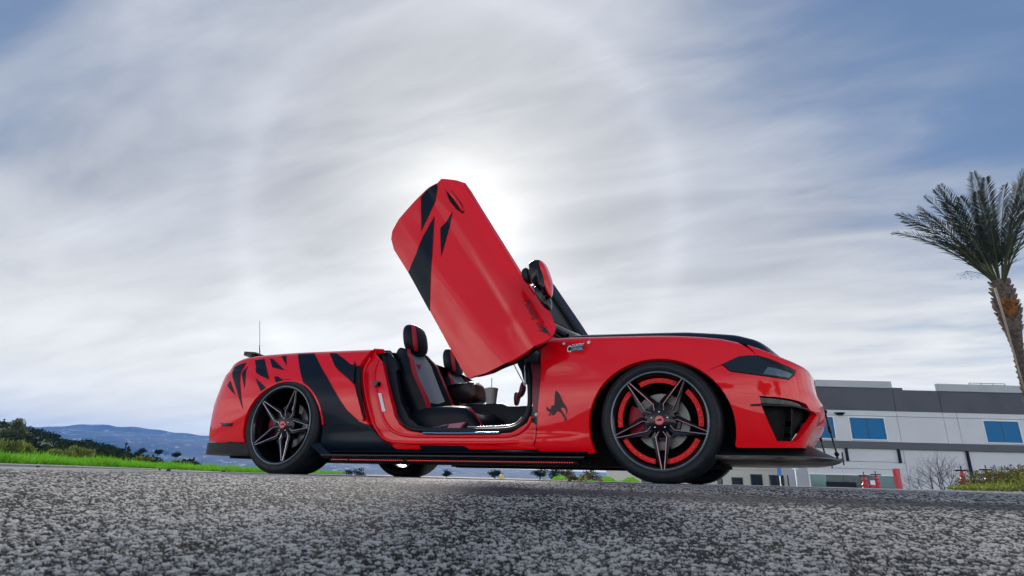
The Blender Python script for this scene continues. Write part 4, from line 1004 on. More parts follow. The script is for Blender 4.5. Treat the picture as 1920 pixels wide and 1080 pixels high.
# ---- rear diffuser, spoiler, antenna
rd = catmull([(-3.05, .02), (-3.24, -.01), (-3.41, .015), (-3.535, .10), (-3.63, .24), (-3.70, .48), (-3.72, .94)], 8)
plan_slab('rear_diffuser', rd, .130, .215, PLA, -3.0)
plan_slab('rear_apron', np.array(rd)*[.978, 1]+[0, .03], .215, .262, BLK, -3.0)
mb = MB(); ys = np.linspace(.20, 2*C-.20, 19); V = []
for y in ys:
    a = abs((y-C)/.74); xx = -3.56+.16*a**3; zz = .985-.018*a**4
    V += [(xx-.03, y, zz+.004), (xx+.11, y, zz-.012), (xx+.11, y, zz-.022), (xx-.03, y, zz-.030)]
Fc = [(4*i+j, 4*i+(j+1) % 4, 4*i+4+(j+1) % 4, 4*i+4+j) for i in range(18) for j in range(4)]+[(0, 1, 2, 3), (72, 75, 74, 73)]
mb.add(V, Fc); sp = mb.build('rear_spoiler', BLK, car, angle=35)
for y in (.40, 2*C-.40):
    mb = MB(); mb.prism([(-3.52, .87), (-3.56, .97), (-3.47, .97), (-3.38, .89)], y-.02, y+.02); mb.build('spoiler_post', PLA, sp)
a = bpy_(487, 668, .42); t_ = bpy_(487, 602, .42)
mb = MB(); mb.tube([a-np.array([0, 0, .06]), a], [.012, .006], 8); mb.tube([a, a+(t_-a)*.3], .0045, 8); mb.tube([a+(t_-a)*.3, t_], .002, 6); mb.build('antenna', PLA, car, smooth=True)

# ---- loose things in the cabin
cup = emp('drink_cup', (-1.36, .86, .51))
cc = bpy_(921, 757, .88); r0 = .036; 
mb = MB(); mb.lathe([(.0001, 0), (.036, 0), (.038, .004), (.051, .125), (.052, .127), (.0505, .129)], 32, axis='z', cx=cc[0], cy=cc[1], cz=.555); tag(cup, 'pale grey takeaway cup with a red straw on the centre console', 'cup')
WM[cup.name] = Matrix.Identity(4); cup.location = (cc[0], cc[1], .555); WM[cup.name] = Matrix.Translation(cup.location)
mb.build('cup_body', CUPM, cup, smooth=True, angle=50)
mb = MB(); mb.lathe([(.0001, .135), (.040, .135), (.046, .131), (.053, .131), (.053, .125), (.0515, .122)], 32, axis='z', cx=cc[0], cy=cc[1], cz=.555); mb.build('lid', CUPM, cup, angle=30)
mb = MB(); mb.tube([(cc[0], cc[1], .56), (cc[0]-.002, cc[1], .77)], .0032, 8); mb.build('straw', STRAW, cup)
bag = emp('leather_bag', (-1.62, 1.0, .52)); tag(bag, 'dark brown leather bag slumped between the two seats', 'bag')
q = Zm(840, 680, 8.31, [(20, 400), (80, 370), (200, 335), (330, 325), (420, 305), (490, 325), (540, 400), (560, 500), (560, 590), (500, 640), (420, 650), (200, 640), (60, 560), (20, 480)])
pillow('bag_body', sp2(q), .84, 1.06, mat('dark_bag_leather', (.035, .018, .022), .35, bump=(40, .5, .004)), bag, squeeze=.8)
q = Zm(840, 680, 8.31, [(20, 400), (80, 372), (200, 338), (330, 328), (300, 350), (180, 385), (60, 435), (30, 440)])
pillow('bag_flap', sp2(q), .82, 1.0, LEA, bag)
q = Zm(840, 680, 8.31, [(440, 330), (500, 345), (530, 430), (540, 540), (500, 600), (440, 560), (455, 450)])
pillow('bag_end', sp2(q), .82, 1.02, mat('tan_leather', (.13, .05, .03), .4), bag)


# ================================================================== SURROUNDINGS
MST = Matrix(((R0[0], F0[0], 0, CAM[0]), (R0[1], F0[1], 0, CAM[1]), (0, 0, 1, 0), (0, 0, 0, 1)))     # (s,t,z) -> world
def sbox(mb, s0, s1, t0, t1, z0, z1): return mb.box((s0, t0, z0), (s1, t1, z1), MST)
def gz(s, t): return float(zg(np.float64(s), np.float64(t)))
def warr(s, t, z): return np.stack([CAM[0]+R0[0]*s+F0[0]*t, CAM[1]+R0[1]*s+F0[1]*t, z], -1)
CONC = mat('pale_render', (.62, .63, .66), .85, var=(.5, .35, (.52, .53, .56)), bump=(30, .1, .01))
CONCL = mat('light_parapet', (.45, .46, .48), .85, var=(.6, .3, (.30, .31, .33)))
DGR = mat('charcoal_render', (.095, .096, .108), .85, var=(.4, .5, (.055, .057, .068)), bump=(30, .1, .01))
BAND = mat('grey_band_paint', (.10, .105, .115), .8)
CREAM = mat('cream_render', (.62, .60, .54), .85, var=(.6, .35, (.54, .52, .47)))
WFR = mat('white_window_frame', (.78, .78, .78), .5)
BGL = mat('blue_glass', (.0, .14, .34), .3, 0, 0, .15, var=(.25, .5, (.0, .10, .28)))
TGL = mat('teal_glass', (.01, .16, .14), .08, 0, .8, var=(.35, .9, (.005, .03, .035)))
DGL = mat('dark_glass', (.012, .02, .025), .08, 0, .6)
TB = 42
bl = emp('office_building', W(30, TB, -1.9)); tag(bl, 'long two-storey office building with a charcoal top band and blue windows, right of the car', 'building')
def wall(name, rects, ma, t0, t1):
    for (a, b_, c, d) in rects:
        m_ = MB(); sbox(m_, a, b_, t0, t1, c, d); m_.build(name, ma, bl)
m_ = MB(); sbox(m_, 21.2, 60, TB+.12, TB+3, -1.9, 6.80); m_.build('core', CONC, bl)
g_ = .035
wall('fascia_panel', [(21.2, 28.28-g_, 5.30, 6.97), (28.28, 31.66-g_, 5.30, 6.86), (31.66, 38.4-g_, 5.30, 6.85), (38.4, 45-g_, 5.3, 6.85), (45, 60, 5.3, 6.85)], DGR, TB-.03, TB+.12)
wall('parapet', [(21.2, 28.23, 6.972, 7.46), (31.62, 60, 6.852, 7.38)], CONCL, TB-.12, TB+.14)
wall('roof_hatch', [(28.26, 29.2, 6.862, 7.06)], DGR, TB+.2, TB+1.4)
WINS = [(20.97+.25, 23.62), (24.67, 27.32), (34.42, 37.10), (38.1, 40.8), (44.5, 47.2)]
z0w, z1w = 3.20, 4.84
js = [21.2, 28.28, 31.68, 32.68, 38.0, 45, 60]
for i in range(len(js)-1):
    a, b_ = js[i], js[i+1]-g_; ws_ = [w for w in WINS if w[0] >= a-.1 and w[1] <= b_+.1]
    wall('wall_panel', [(a, b_, 4.90+g_, 5.298)], CONC, TB, TB+.12)
    x = a
    for (w0, w1) in ws_:
        if w0-x > .05: wall('wall_panel', [(x, w0, 3.16, 4.90)], CONC, TB, TB+.12)
        wall('wall_panel', [(w0, w1, z1w, 4.90)], CONC, TB, TB+.12); x = w1
    wall('wall_panel', [(x, b_, 3.16, 4.90)], CONC, TB, TB+.12)
def window(w0, w1, z0, z1, n, gl_, par=None, ma=WFR, t=TB, fw=.07, name='window'):
    m_ = MB(); sbox(m_, w0, w1, t-.04, t+.06, z0, z0+fw); sbox(m_, w0, w1, t-.04, t+.06, z1-fw, z1); sbox(m_, w0, w0+fw, t-.038, t+.058, z0+fw, z1-fw); sbox(m_, w1-fw, w1, t-.038, t+.058, z0+fw, z1-fw)
    o = m_.build(name, ma, par or bl)
    pw = (w1-w0-2*fw)/n
    for i in range(n):
        gl = gl_[i % len(gl_)] if isinstance(gl_, list) else gl_
        m_ = MB(); sbox(m_, w0+fw+i*pw+(.02 if i else 0), w0+fw+(i+1)*pw, t+.015, t+.05, z0+fw, z1-fw); m_.build('pane', gl, o)
    for i in range(1, n):
        m_ = MB(); sbox(m_, w0+fw+i*pw-.012, w0+fw+i*pw+.028, t-.0, t+.012, z0+fw, z1-fw); m_.build('mullion', DGR, o)
    return o
for w0, w1 in WINS: window(w0, w1, z0w, z1w, 2, BGL)
wall('band', [(21.2, 60, 2.62, 3.10)], BAND, TB-.18, TB+.12)
wall('sill_strip', [(21.2, 60, 3.10, 3.158)], CONC, TB-.02, TB+.12)
# ground floor: panels round the long window
wall('wall_panel', [(21.2, 28.28-g_, 1.70+g_, 2.618), (21.2, 28.28-g_, 1.20+g_, 1.70), (21.2, 28.28-g_, .84, 1.20), (27.35, 28.28-g_, -1.9, .84), (28.28, 32.68-g_, -1.9, 2.618), (32.68, 38-g_, -1.9, 2.618), (38, 45-g_, -1.9, 2.618), (45, 60, -1.9, 2.618), (21.2, 27.35, -1.9, -1.0)], CONC, TB, TB+.12)
TDK = mat('dark_teal_glass', (.004, .045, .042), .1, 0, .3, var=(.5, .8, (.003, .012, .014)))
window(21.03+.2, 27.33, -1.0, .84, 5, [TGL, TDK, TDK, TDK, TGL])
m_ = MB(); sbox(m_, 22.4, 24.5, TB-.03, TB-.012, -.02, .30); m_.build('window_sign', DARK, bl)
for s_, zb in ((24.13, 1.74), (27.86, 1.67), (32.76, -1.9), (38.1, -1.9)):
    m_ = MB(); sbox(m_, s_-.07, s_+.07, TB-.16, TB-.02, zb, 2.66); m_.build('downspout', DARK, bl)
m_ = MB(); V = [tuple(MST @ Vector((24.1+.42*math.cos(a), TB-.35*math.sin(max(0, 1)*1.57)*abs(math.sin(a)), 5.10+.0))) for a in np.linspace(0, math.pi, 12)]
V2 = [tuple(MST @ Vector((24.1+.22*math.cos(a), TB-.2*abs(math.sin(a)), 4.93))) for a in np.linspace(0, math.pi, 12)]
m_.add(V+V2, [tuple(range(12)), tuple(range(12, 24))[::-1]]+[(i, i+12, i+13, i+1) for i in range(11)]+[(0, 11, 23, 12)]); m_.build('wall_lamp', GBLK, bl)
m_ = MB()
for (z_, a, b_) in ((7.62, 34.6, 37.3), (7.5, 34.6, 37.3)): m_.tube([tuple(MST @ Vector((a, TB+.6, z_))), tuple(MST @ Vector((b_, TB+.6, z_)))], .022, 6)
for s_ in (34.6, 35.5, 36.4, 37.3): m_.tube([tuple(MST @ Vector((s_, TB+.6, 7.0))), tuple(MST @ Vector((s_, TB+.6, 7.62)))], .022, 6)
m_.build('roof_railing', PLA, bl)
# cream wing further left
bl2 = emp('cream_building', W(16, 50, -1.9)); tag(bl2, 'low cream building with dark ground-floor windows, seen under the nose of the car', 'building')
T2 = 50
def wall2(name, rects, ma, t0, t1):
    for (a, b_, c, d) in rects:
        m_ = MB(); sbox(m_, a, b_, t0, t1, c, d); m_.build(name, ma, bl2)
wall2('core', [(10.3, 25.4, -1.9, 5.9)], CREAM, T2+.12, T2+12)
w2 = [(11.2, 12.4, .35), (13.2, 14.4, .4), (15.2, 16.4, .45), (17.55, 18.0, .42), (18.75, 19.7, .52), (20.35, 21.35, .80)]
x = 10.3
for (a, b_, zt_) in w2:
    wall2('wall_panel', [(x, a, -1.9, 1.12)], CREAM, T2, T2+.12); wall2('wall_panel', [(a, b_, zt_, 1.12)], CREAM, T2, T2+.12); wall2('wall_panel', [(a, b_, -1.9, -1.2)], CREAM, T2, T2+.12)
    window(a, b_, -1.2, zt_, 1, DGL, bl2, mat('bronze_frame', (.06, .05, .05), .5), T2); x = b_
wall2('wall_panel', [(x, 21.9, -1.9, 1.12), (10.3, 16.5, 1.15, 3.3), (16.53, 25.4, 1.15, 3.3), (10.3, 16.5, 3.33, 5.9), (16.53, 25.4, 3.33, 5.9)], CREAM, T2, T2+.12)
for a, b_ in ((22.0, 23.15), (23.45, 24.2)):
    o = window(a, b_, -1.7, .78, 2, DGL, bl2, mat('bronze_frame', (.06, .05, .05), .5), T2, name='glass_door')
wall2('wall_panel', [(21.9, 25.4, .78, 1.12), (23.15, 23.45, -1.9, .78), (24.2, 25.4, -1.9, .78)], CREAM, T2+.001, T2+.12)

# ---- signs and posts before the building
def signpost(name, px, py, w, h, t, ma, label, pole=.03):
    p = st(px, py, t); g0 = gz(p[0], t); e_ = emp(name, W(p[0], t, g0)); tag(e_, label, 'sign')
    m_ = MB(); sbox(m_, p[0]-pole, p[0]+pole, t, t+2*pole, g0, p[1]+h/2); m_.build('post', SIL, e_)
    m_ = MB(); sbox(m_, p[0]-w/2, p[0]+w/2, t-.02, t-.002, p[1]-h/2, p[1]+h/2); m_.build('sign_plate', ma, e_, bevel=.004)
signpost('post_sign', 1490, 876, .42, .26, 38, WHT, 'small white sign on a thin post at the left corner of the grey building')
signpost('post_sign', 1461, 884, .26, .55, 38, mat('sign_blue', (.03, .17, .55), .5), 'narrow blue sign on a post before the cream building')
RR = mat('fire_red', (.55, .012, .03), .4, 0, .3, var=(12, .4, (.38, .01, .02)))
e_ = MB(); a = st(1683, 906, 16); g0 = gz(a[0], 16)
q = [(10.44, g0), (10.58, g0), (10.575, .30), (10.585, .50), (10.45, .51), (10.455, .30)]
e_.prism([(p[0], p[1]) for p in q], 16, 16.13, fn=lambda v: tuple(MST @ Vector(v))); tag(e_.build('bollard', RR, bevel=.012), 'red square post standing at the right end of the green window', 'bollard')
def valve_pair(name, P, t, zb, label):
    """two handwheel valves on one red pipe; P = picture points of the two wheels"""
    (s0, z0), (s1, z1) = [st(*p, t) for p in P]; e_ = emp(name, W((s0+s1)/2, t, gz(s0, t))); tag(e_, label, 'fire valve')
    sc_ = .9
    for (s_, z_) in ((s0, z0), (s1, z1)):
        g0 = gz(s_, t); c = MST @ Vector((s_, t, 0)); L = lambda prof, nm, ma, par=e_: MB().lathe(prof, 20, axis='z', cx=c[0], cy=c[1], cz=0).build(nm, ma, par, angle=35)
        o = L([(.001, z_-.01), (.022, z_-.015), (.03, z_-.06), (.05, z_-.065), (.055, z_-.10), (.035, z_-.12), (.05, z_-.17), (.075, z_-.20), (.075, z_-.225), (.06, z_-.235), (.07, z_-.28), (.10, z_-.31), (.10, z_-.34), (.07, z_-.36), (.06, g0)], 'valve_body', RR)
        m_ = MB(); m_.lathe([(.098, z_-.008), (.112, z_-.014), (.118, z_), (.112, z_+.010), (.098, z_+.006), (.092, z_), (.098, z_-.008)], 24, axis='z', cx=c[0], cy=c[1]); 
        for k in range(4):
            a = k*math.pi/2+.4; m_.tube([(c[0], c[1], z_), (c[0]+.1*math.cos(a), c[1]+.1*math.sin(a), z_)], .008, 6)
        m_.build('handwheel', DARK, o, angle=40)
        MB().tube([(c[0], c[1], z_-.02), (c[0], c[1], z_+.085)], .010, 8).build('stem', GBLK, o)
    zz = max(z0, z1)-.33
    m_ = MB(); m_.tube([tuple(MST @ Vector((s0, t, zz))), tuple(MST @ Vector((s1, t, zz)))], .05, 14); m_.build('pipe', RR, e_, smooth=True)
    for k in (.3, .7):
        ss = s0+(s1-s0)*k; m_ = MB(); m_.tube([tuple(MST @ Vector((ss-.012, t, zz))), tuple(MST @ Vector((ss+.012, t, zz)))], .078, 14); m_.build('flange', RR, e_, angle=40)
    ss = s0+(s1-s0)*.45; m_ = MB(); sbox(m_, ss-.05, ss+.06, t-.09, t-.085, zz+.10, zz+.20); m_.build('tag_plate', WHT, e_)
valve_pair('fire_valve_assembly', [(1619.6, 891.5), (1641.5, 890)], 14, 0, 'red fire valves with black handwheels in front of the long green window')
valve_pair('fire_valve_assembly', [(1802.5, 882), (1848.5, 880.5)], 12, 0, 'red fire valves with black handwheels behind the hedge at the right edge')

# ---- vegetation helpers
def leafmat(name, c1, c2, rough=.6, trans=.25, sc=3):
    M = bpy.data.materials.new(name); M.use_nodes = True; T = NT(M.node_tree); b = T.n['Principled BSDF']
    g = T.new('ShaderNodeNewGeometry'); r_ = g.outputs['Random Per Island']; n_ = T.noise(g.outputs['Position'], sc, 3, .6)
    col = T.mix(T.math('ADD', T.math('MULTIPLY', r_, .6), T.math('MULTIPLY', n_, .5), clamp=True), c1, c2)
    T.put(b.inputs['Base Color'], col); b.inputs['Roughness'].default_value = rough; b.inputs['Specular IOR Level'].default_value = .25 if rough < .9 else 0
    tr = T.new('ShaderNodeBsdfTranslucent'); T.put(tr.inputs[0], col); mx = T.new('ShaderNodeMixShader'); mx.inputs[0].default_value = trans
    T.l.new(b.outputs[0], mx.inputs[1]); T.l.new(tr.outputs[0], mx.inputs[2]); T.l.new(mx.outputs[0], T.n['Material Output'].inputs[0]); return M
GRASS = leafmat('grass_leaf', (.08, .27, .008), (.22, .52, .02), trans=.45, sc=1.5)
WEED = leafmat('weed_leaf', (.09, .13, .02), (.24, .27, .05), trans=.35)
SCRUB = leafmat('scrub_leaf', (.010, .020, .007), (.045, .060, .016), trans=.0, sc=.3, rough=1)
BUSHM = leafmat('bush_leaf', (.04, .06, .012), (.13, .14, .03), trans=.2, sc=1)
HEDGE = leafmat('hedge_leaf', (.035, .06, .015), (.20, .20, .05), trans=.3, sc=6)
PALMM = leafmat('palm_leaf', (.012, .016, .010), (.05, .058, .028), trans=.12, sc=2)
BARK = mat('bark', (.07, .055, .045), .9, bump=(20, .6, .02), var=(8, .7, (.03, .025, .02)))
def leaves(P, size, ar=.35, droop=.3, up=None):
    """two-triangle leaves at points P"""
    n = len(P); d = rng.normal(size=(n, 3)); d[:, 2] = np.abs(d[:, 2])*.6-droop*rng.random(n); 
    if up is not None: d = d*(1-up)+np.array([0, 0, 1])*up*1.5
    d /= np.linalg.norm(d, axis=1)[:, None]; q = np.cross(d, rng.normal(size=(n, 3))); q /= np.linalg.norm(q, axis=1)[:, None]
    L = (size*(.6+.8*rng.random(n)))[:, None]; V = np.stack([P, P+d*L*.5+q*L*ar*.5, P+d*L, P+d*L*.5-q*L*ar*.5], 1).reshape(-1, 3)
    return V, (np.arange(n)*4)[:, None]+np.array([[0, 1, 2, 3]])
def clump(n, c, r, ncl=12, flat=1.0):
    """points gathered in lumps through an ellipsoid"""
    c = np.array(c); r = np.array(r); k = rng.normal(size=(ncl, 3)); k /= np.linalg.norm(k, axis=1)[:, None]; k *= (.35+.6*rng.random((ncl, 1)))
    idx = rng.integers(0, ncl, n); q = rng.normal(size=(n, 3)); q /= np.linalg.norm(q, axis=1)[:, None]; q *= rng.random((n, 1))**.4*.42
    return c+(k[idx]+q)*r
# ---- kerb and verge on the left
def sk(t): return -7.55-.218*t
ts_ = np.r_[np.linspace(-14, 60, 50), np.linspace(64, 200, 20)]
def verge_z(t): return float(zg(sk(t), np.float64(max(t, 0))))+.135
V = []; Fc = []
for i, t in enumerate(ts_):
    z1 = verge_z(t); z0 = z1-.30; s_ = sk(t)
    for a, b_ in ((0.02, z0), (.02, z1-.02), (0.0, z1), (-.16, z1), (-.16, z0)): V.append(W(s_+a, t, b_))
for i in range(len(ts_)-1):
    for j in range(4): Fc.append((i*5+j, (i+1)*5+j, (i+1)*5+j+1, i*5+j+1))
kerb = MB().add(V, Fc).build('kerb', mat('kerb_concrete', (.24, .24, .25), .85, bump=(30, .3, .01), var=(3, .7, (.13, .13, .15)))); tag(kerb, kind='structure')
# terrain behind the kerb, up to the hill line
RID = np.array([(a_, b_-.012*(a_ < -.45)) for a_, b_ in [(-2.40, .012), (-1.9, .05), (-1.30, .075), (-1.05, .068), (-.869, .0712), (-.817, .0635), (-.763, .049), (-.70, .046), (-.585, .016), (-.50, .004), (-.446, -.004), (-.40, -.012), (-.30, -.02), (-.10, -.02), (.4, -.03)]])
na, nt_ = 260, 70; av = np.linspace(-2.40, -.12, na); tv_ = np.r_[np.linspace(7, 95, 60), np.geomspace(105, 700, 10)]
AA, TT = np.meshgrid(av, tv_, indexing='ij'); SS = AA*TT
rid = np.interp(AA, RID[:, 0], RID[:, 1]); vz = np.vectorize(verge_z)(np.minimum(TT, 199))
k_ = sm((TT-16)/64.); hill = vz+.02+k_*(rid*80-vz)*1.0
hill = hill+k_*(.25*np.sin(SS*.45+1)*np.sin(TT*.21)+.35*np.sin(SS*.17+TT*.09))*sm((.2+rid*8))
hill = np.where(TT > 80, rid*80-(TT-80)*.02+0*TT, hill)
inside_ = SS < sk(TT)-.10
hill = np.where(inside_, hill, -.8)
S2 = np.where(inside_, SS, np.maximum(SS, -1e9))
V = warr(SS, TT, hill).reshape(-1, 3); ii, jj = np.meshgrid(np.arange(na-1), np.arange(nt_-1), indexing='ij')
ok = inside_[:-1, :-1] & inside_[1:, :-1] & inside_[:-1, 1:] & inside_[1:, 1:]
Fc = np.stack([ii*nt_+jj, (ii+1)*nt_+jj, (ii+1)*nt_+jj+1, ii*nt_+jj+1], -1)[ok]
hm = mat('hill_soil', (.035, .045, .015), .95, var=(.12, .9, (.11, .12, .035)), bump=(2, .5, .1))
tag(mesh('hillside', V, Fc, hm, smooth=True), kind='structure')
m_ = MB(); V = []
for t in ts_: V += [W(sk(t)-.15, t, verge_z(t)-.01), W(sk(t)-7, t, verge_z(t)+.01)]
tag(m_.add(V, [(2*i, 2*i+1, 2*i+3, 2*i+2) for i in range(len(ts_)-1)]).build('verge_soil', mat('verge_soil', (.06, .07, .02), .95)), kind='structure')
# grass on the verge
n = 90000; t = np.r_[7+rng.random(int(n*.62))**1.3*34, 30+rng.random(n-int(n*.62))*120]; dd = .12+rng.random(n)**1.4*4.2; s_ = sk(t)-dd
zb = np.interp(t, ts_, [verge_z(x) for x in ts_]); lump = .6+.55*np.sin(s_*2.3+t*1.1)*np.sin(t*1.7)+.4*rng.random(n)
P = warr(s_, t, zb); far = np.clip(t/40, 1, 3.2)
h_ = (.08+.19*lump)*(.6+.7*rng.random(n))*np.where(t > 30, 1+.5*far*.6, 1.0)*(1-.5*np.exp(-dd*4)); wd_ = .018*far
d_ = rng.normal(size=(n, 3))*.42; d_[:, 2] = 1; d_ /= np.linalg.norm(d_, axis=1)[:, None]; q = rng.normal(size=(n, 3)); q[:, 2] = 0; q /= np.linalg.norm(q, axis=1)[:, None]
V = np.stack([P-q*wd_[:, None]*.5, P+q*wd_[:, None]*.5, P+d_*h_[:, None]*.65+q*wd_[:, None]*.6, P+d_*h_[:, None]+d_[:, [1, 0, 2]]*.0], 1).reshape(-1, 3)
tag(mesh('verge_grass', V, (np.arange(n)*4)[:, None]+np.array([[0, 1, 2, 3]]), GRASS), 'bright green grass growing along the kerb', 'grass', kind='stuff')
# weeds and shrubs behind the grass
def shrub(name, px, py, t, r, n, ma, label, cat='shrub', size=.10, group=None, up=None, ncl=12, trunk=True):
    s_, z_ = st(px, py, t); g0 = z_-r[2]; c = np.array(W(s_, t, z_)); ax = np.array([r[0], r[1], r[2]])
    e_ = emp(name, W(s_, t, g0-.25)); tag(e_, label, cat, group)
    P = clump(n, (0, 0, 0), (1, 1, 1), ncl); P = c+P[:, :1]*np.r_[R0[:2]*0+R0[:2], 0]*ax[0]+P[:, 1:2]*np.r_[F0[:2], 0]*ax[1]+P[:, 2:3]*np.array([0, 0, 1])*ax[2]
    V, Fc = leaves(P, size, up=up); mesh('crown', V, Fc, ma, e_)
    m_ = MB()
    for k in range(5 if trunk else 3):
        a = rng.random()*6.28; m_.tube([np.array(W(s_, t, g0-.25)), c+np.array([.2*math.cos(a)*r[0], .2*math.sin(a)*r[0], -.3*r[2]]), c+np.array([.6*math.cos(a)*r[0], .6*math.sin(a)*r[0], .3*r[2]])], [.05*r[2]+.01, .03*r[2]+.006, .006], 5)
    m_.build('stem', BARK, e_); return e_
shrub('round_bush', 33, 812, 46, (1.05, 1.0, .95), 2600, BUSHM, 'olive round bush on the slope at the left edge', size=.17)
for (px, py, t, w, h, lb) in ((15, 842, 17, .42, .22, 'yellow-green weed clump at the far left of the verge'), (48, 848, 18, .35, .16, 'yellow-green weed clump below the olive bush'), (112, 856, 20, .42, .20, 'wispy weed clump on the verge, second from the left gap'), (150, 853, 22, .55, .24, 'tallest wispy weed clump on the verge'), (268, 866, 30, .55, .22, 'small weed clump on the verge midway to the car'), (335, 872, 40, .55, .25, 'last weed clump before the rear bumper')):
    shrub('weed_clump', px, py, t, (w, .4, h), 900, WEED, lb, 'weeds', .11, 'weed clumps behind the grass', up=.6, trunk=False)
# scrub on the hill: nobody could count it
n = 42000; a = -1.25+rng.random(n)*.85; t = 24+rng.random(n)**.8*58; lumpv = np.sin(a*90+t*.35)*np.sin(t*.5+a*30)+.5*np.sin(a*47+t*.2); keep = lumpv > -.1; a, t, lumpv = a[keep], t[keep], lumpv[keep]
zi = np.array([np.interp(x, tv_, hill[np.clip(int((y_+2.40)/2.28*(na-1)), 0, na-1)]) for x, y_ in zip(t, a)])
k2 = (a*t < sk(t)-3); P = warr(a*t, t, zi+rng.random(len(t))*(.25+.35*np.clip(lumpv, 0, 1.3)))[k2]; V, Fc = leaves(P, .24, ar=.8)
tag(mesh('hillside_scrub', V, Fc, SCRUB), 'dark scrub covering the hillside on the left', 'scrub', kind='stuff')
for (px, py, t, r, lb) in ((104, 818, 78, .3, 'small dark tree on the hill crest, left of the blue mountain'), (266, 846, 78, .32, 'dark round tree below the middle of the mountain'), (297, 848, 76, .32, 'dark round tree in the middle of three on the slope'), (331, 853, 74, .3, 'small dark tree nearest the rear bumper on the slope')):
    shrub('hill_tree', px, py, t, (r*1.2, r, r*.75), 500, SCRUB, lb, 'tree', .3, 'small dark trees on the slope')
# utility pole on the slope
s_, z_ = st(235.5, 838, 80); e_ = emp('utility_pole', W(s_, 80, z_)); tag(e_, 'short dark utility pole on the slope in front of the blue mountain', 'pole')
m_ = MB(); m_.tube([W(s_, 80, z_-.4), W(s_+.03, 80, z_+.55)], .07, 8); m_.build('pole', DARK, e_); m_ = MB(); sbox(m_, s_-.12, s_+.18, 79.9, 80.05, z_+.3, z_+.5); m_.build('transformer', DARK, e_)
# ---- mountains
prof = np.array([(-200, 801), (0, 799), (60, 800), (100, 800.5), (140, 797), (180, 795), (215, 799), (270, 802), (300, 807), (350, 813), (400, 818), (500, 832), (650, 850), (800, 868), (900, 878), (1000, 881), (1200, 888), (1400, 896), (1700, 906)])
TM = 1500; mp_ = np.array([st(a, b_, TM) for a, b_ in prof]); nx, ny = 420, 40
sx = np.linspace(-1600, mp_[-1, 0], nx); rz = np.interp(sx, mp_[:, 0], mp_[:, 1]); V = []
J = np.linspace(0, 1, ny); SX, JJ = np.meshgrid(sx, J, indexing='ij')
nz = sum(np.abs(np.sin(SX*f+ph+3*np.sin(SX*f*.37+JJ*2)))*a_2 for f, ph, a_2 in ((.013, 1, .5), (.031, 2, .28), (.071, 0, .16), (.15, 4, .08)))
H = rz[:, None]*np.clip(JJ**.85, 0, 1)*(1-.30*(1-nz)*np.sin(JJ*math.pi)**1)+ .012*rz[:, None]*np.sin(SX*.09)*JJ
Tq = 900+600*JJ-110*nz*np.sin(JJ*math.pi)
V = warr(SX, Tq, H-1.5*(1-JJ)).reshape(-1, 3); V2 = warr(sx, np.full(nx, 1650.), rz*.3-2)
ii, jj = np.meshgrid(np.arange(nx-1), np.arange(ny-1), indexing='ij'); Fc = np.stack([ii*ny+jj, (ii+1)*ny+jj, (ii+1)*ny+jj+1, ii*ny+jj+1], -1).reshape(-1, 4)
M = bpy.data.materials.new('mountain_rock'); M.use_nodes = True; T = NT(M.node_tree); b = T.n['Principled BSDF']; pos = T.new('ShaderNodeNewGeometry').outputs['Position']
c = T.mix(T.maprange(T.noise(pos, .012, 6, .65), .35, .65), (.035, .05, .05), (.10, .11, .09)); c = T.mix(T.maprange(T.noise(pos, .035, 6, .7), .575, .65), c, (.50, .48, .47))
T.put(b.inputs['Base Color'], c); b.inputs['Roughness'].default_value = .95
tag(mesh('mountain_range', V, Fc, M, smooth=True), kind='structure')
# ---- things glimpsed below the car
for (px, py, t, r, lb) in ((668, 886, 55, .85, 'dark tree glimpsed under the sill behind the rear wheel'), (838, 889, 60, .5, 'small dark tree glimpsed just right of the far rear wheel'), (928, 889, 52, .55, 'dark tree beside the yellow hydrant, under the car'), (1012, 888, 50, .7, 'leftmost dark shrub of the group under the front sill'), (1040, 889, 50, .8, 'middle dark shrub of the group under the front sill'), (1066, 890, 50, .8, 'rightmost dark shrub of the group under the front sill'), (1110, 891, 46, .7, 'leafy shrub under the car just left of the front wheel')):
    shrub('small_tree', px, py, t, (r, r*.8, r*.6), 420, SCRUB if px < 1060 else BUSHM, lb, 'tree', .22, 'trees glimpsed below the car')
n = 16000; t = 32+rng.random(n)*25; a = .06+rng.random(n)*.16; P = warr(a*t, t, .0*t-.35+rng.random(n)*(.38+.15*np.sin(a*160))); V, Fc = leaves(P, .12, up=.4); tag(mesh('lawn_grass', V, Fc, GRASS), 'green grass bank glimpsed below the car beside the front wheel', 'grass', kind='stuff')
hy = st(940, 890, 20); c = MST @ Vector((hy[0], 20, 0)); e_ = emp('fire_hydrant', (c[0], c[1], gz(hy[0], 20))); tag(e_, 'yellow fire hydrant glimpsed under the car', 'hydrant')
YEL = mat('hydrant_yellow', (.75, .60, .18), .5); z_ = .115
MB().lathe([(.001, z_+.03), (.02, z_+.03), (.025, z_), (.06, z_-.01), (.085, z_-.05), (.085, z_-.09), (.07, z_-.1), (.07, -.5), (.1, -.52), (.1, -.6)], 18, axis='z', cx=c[0], cy=c[1]).build('barrel', YEL, e_, angle=35)
MB().tube([tuple(c+Vector((R0[0]*-.13, R0[1]*-.13, z_-.16))), tuple(c+Vector((R0[0]*.13, R0[1]*.13, z_-.16)))], .045, 10).build('outlet', YEL, e_)

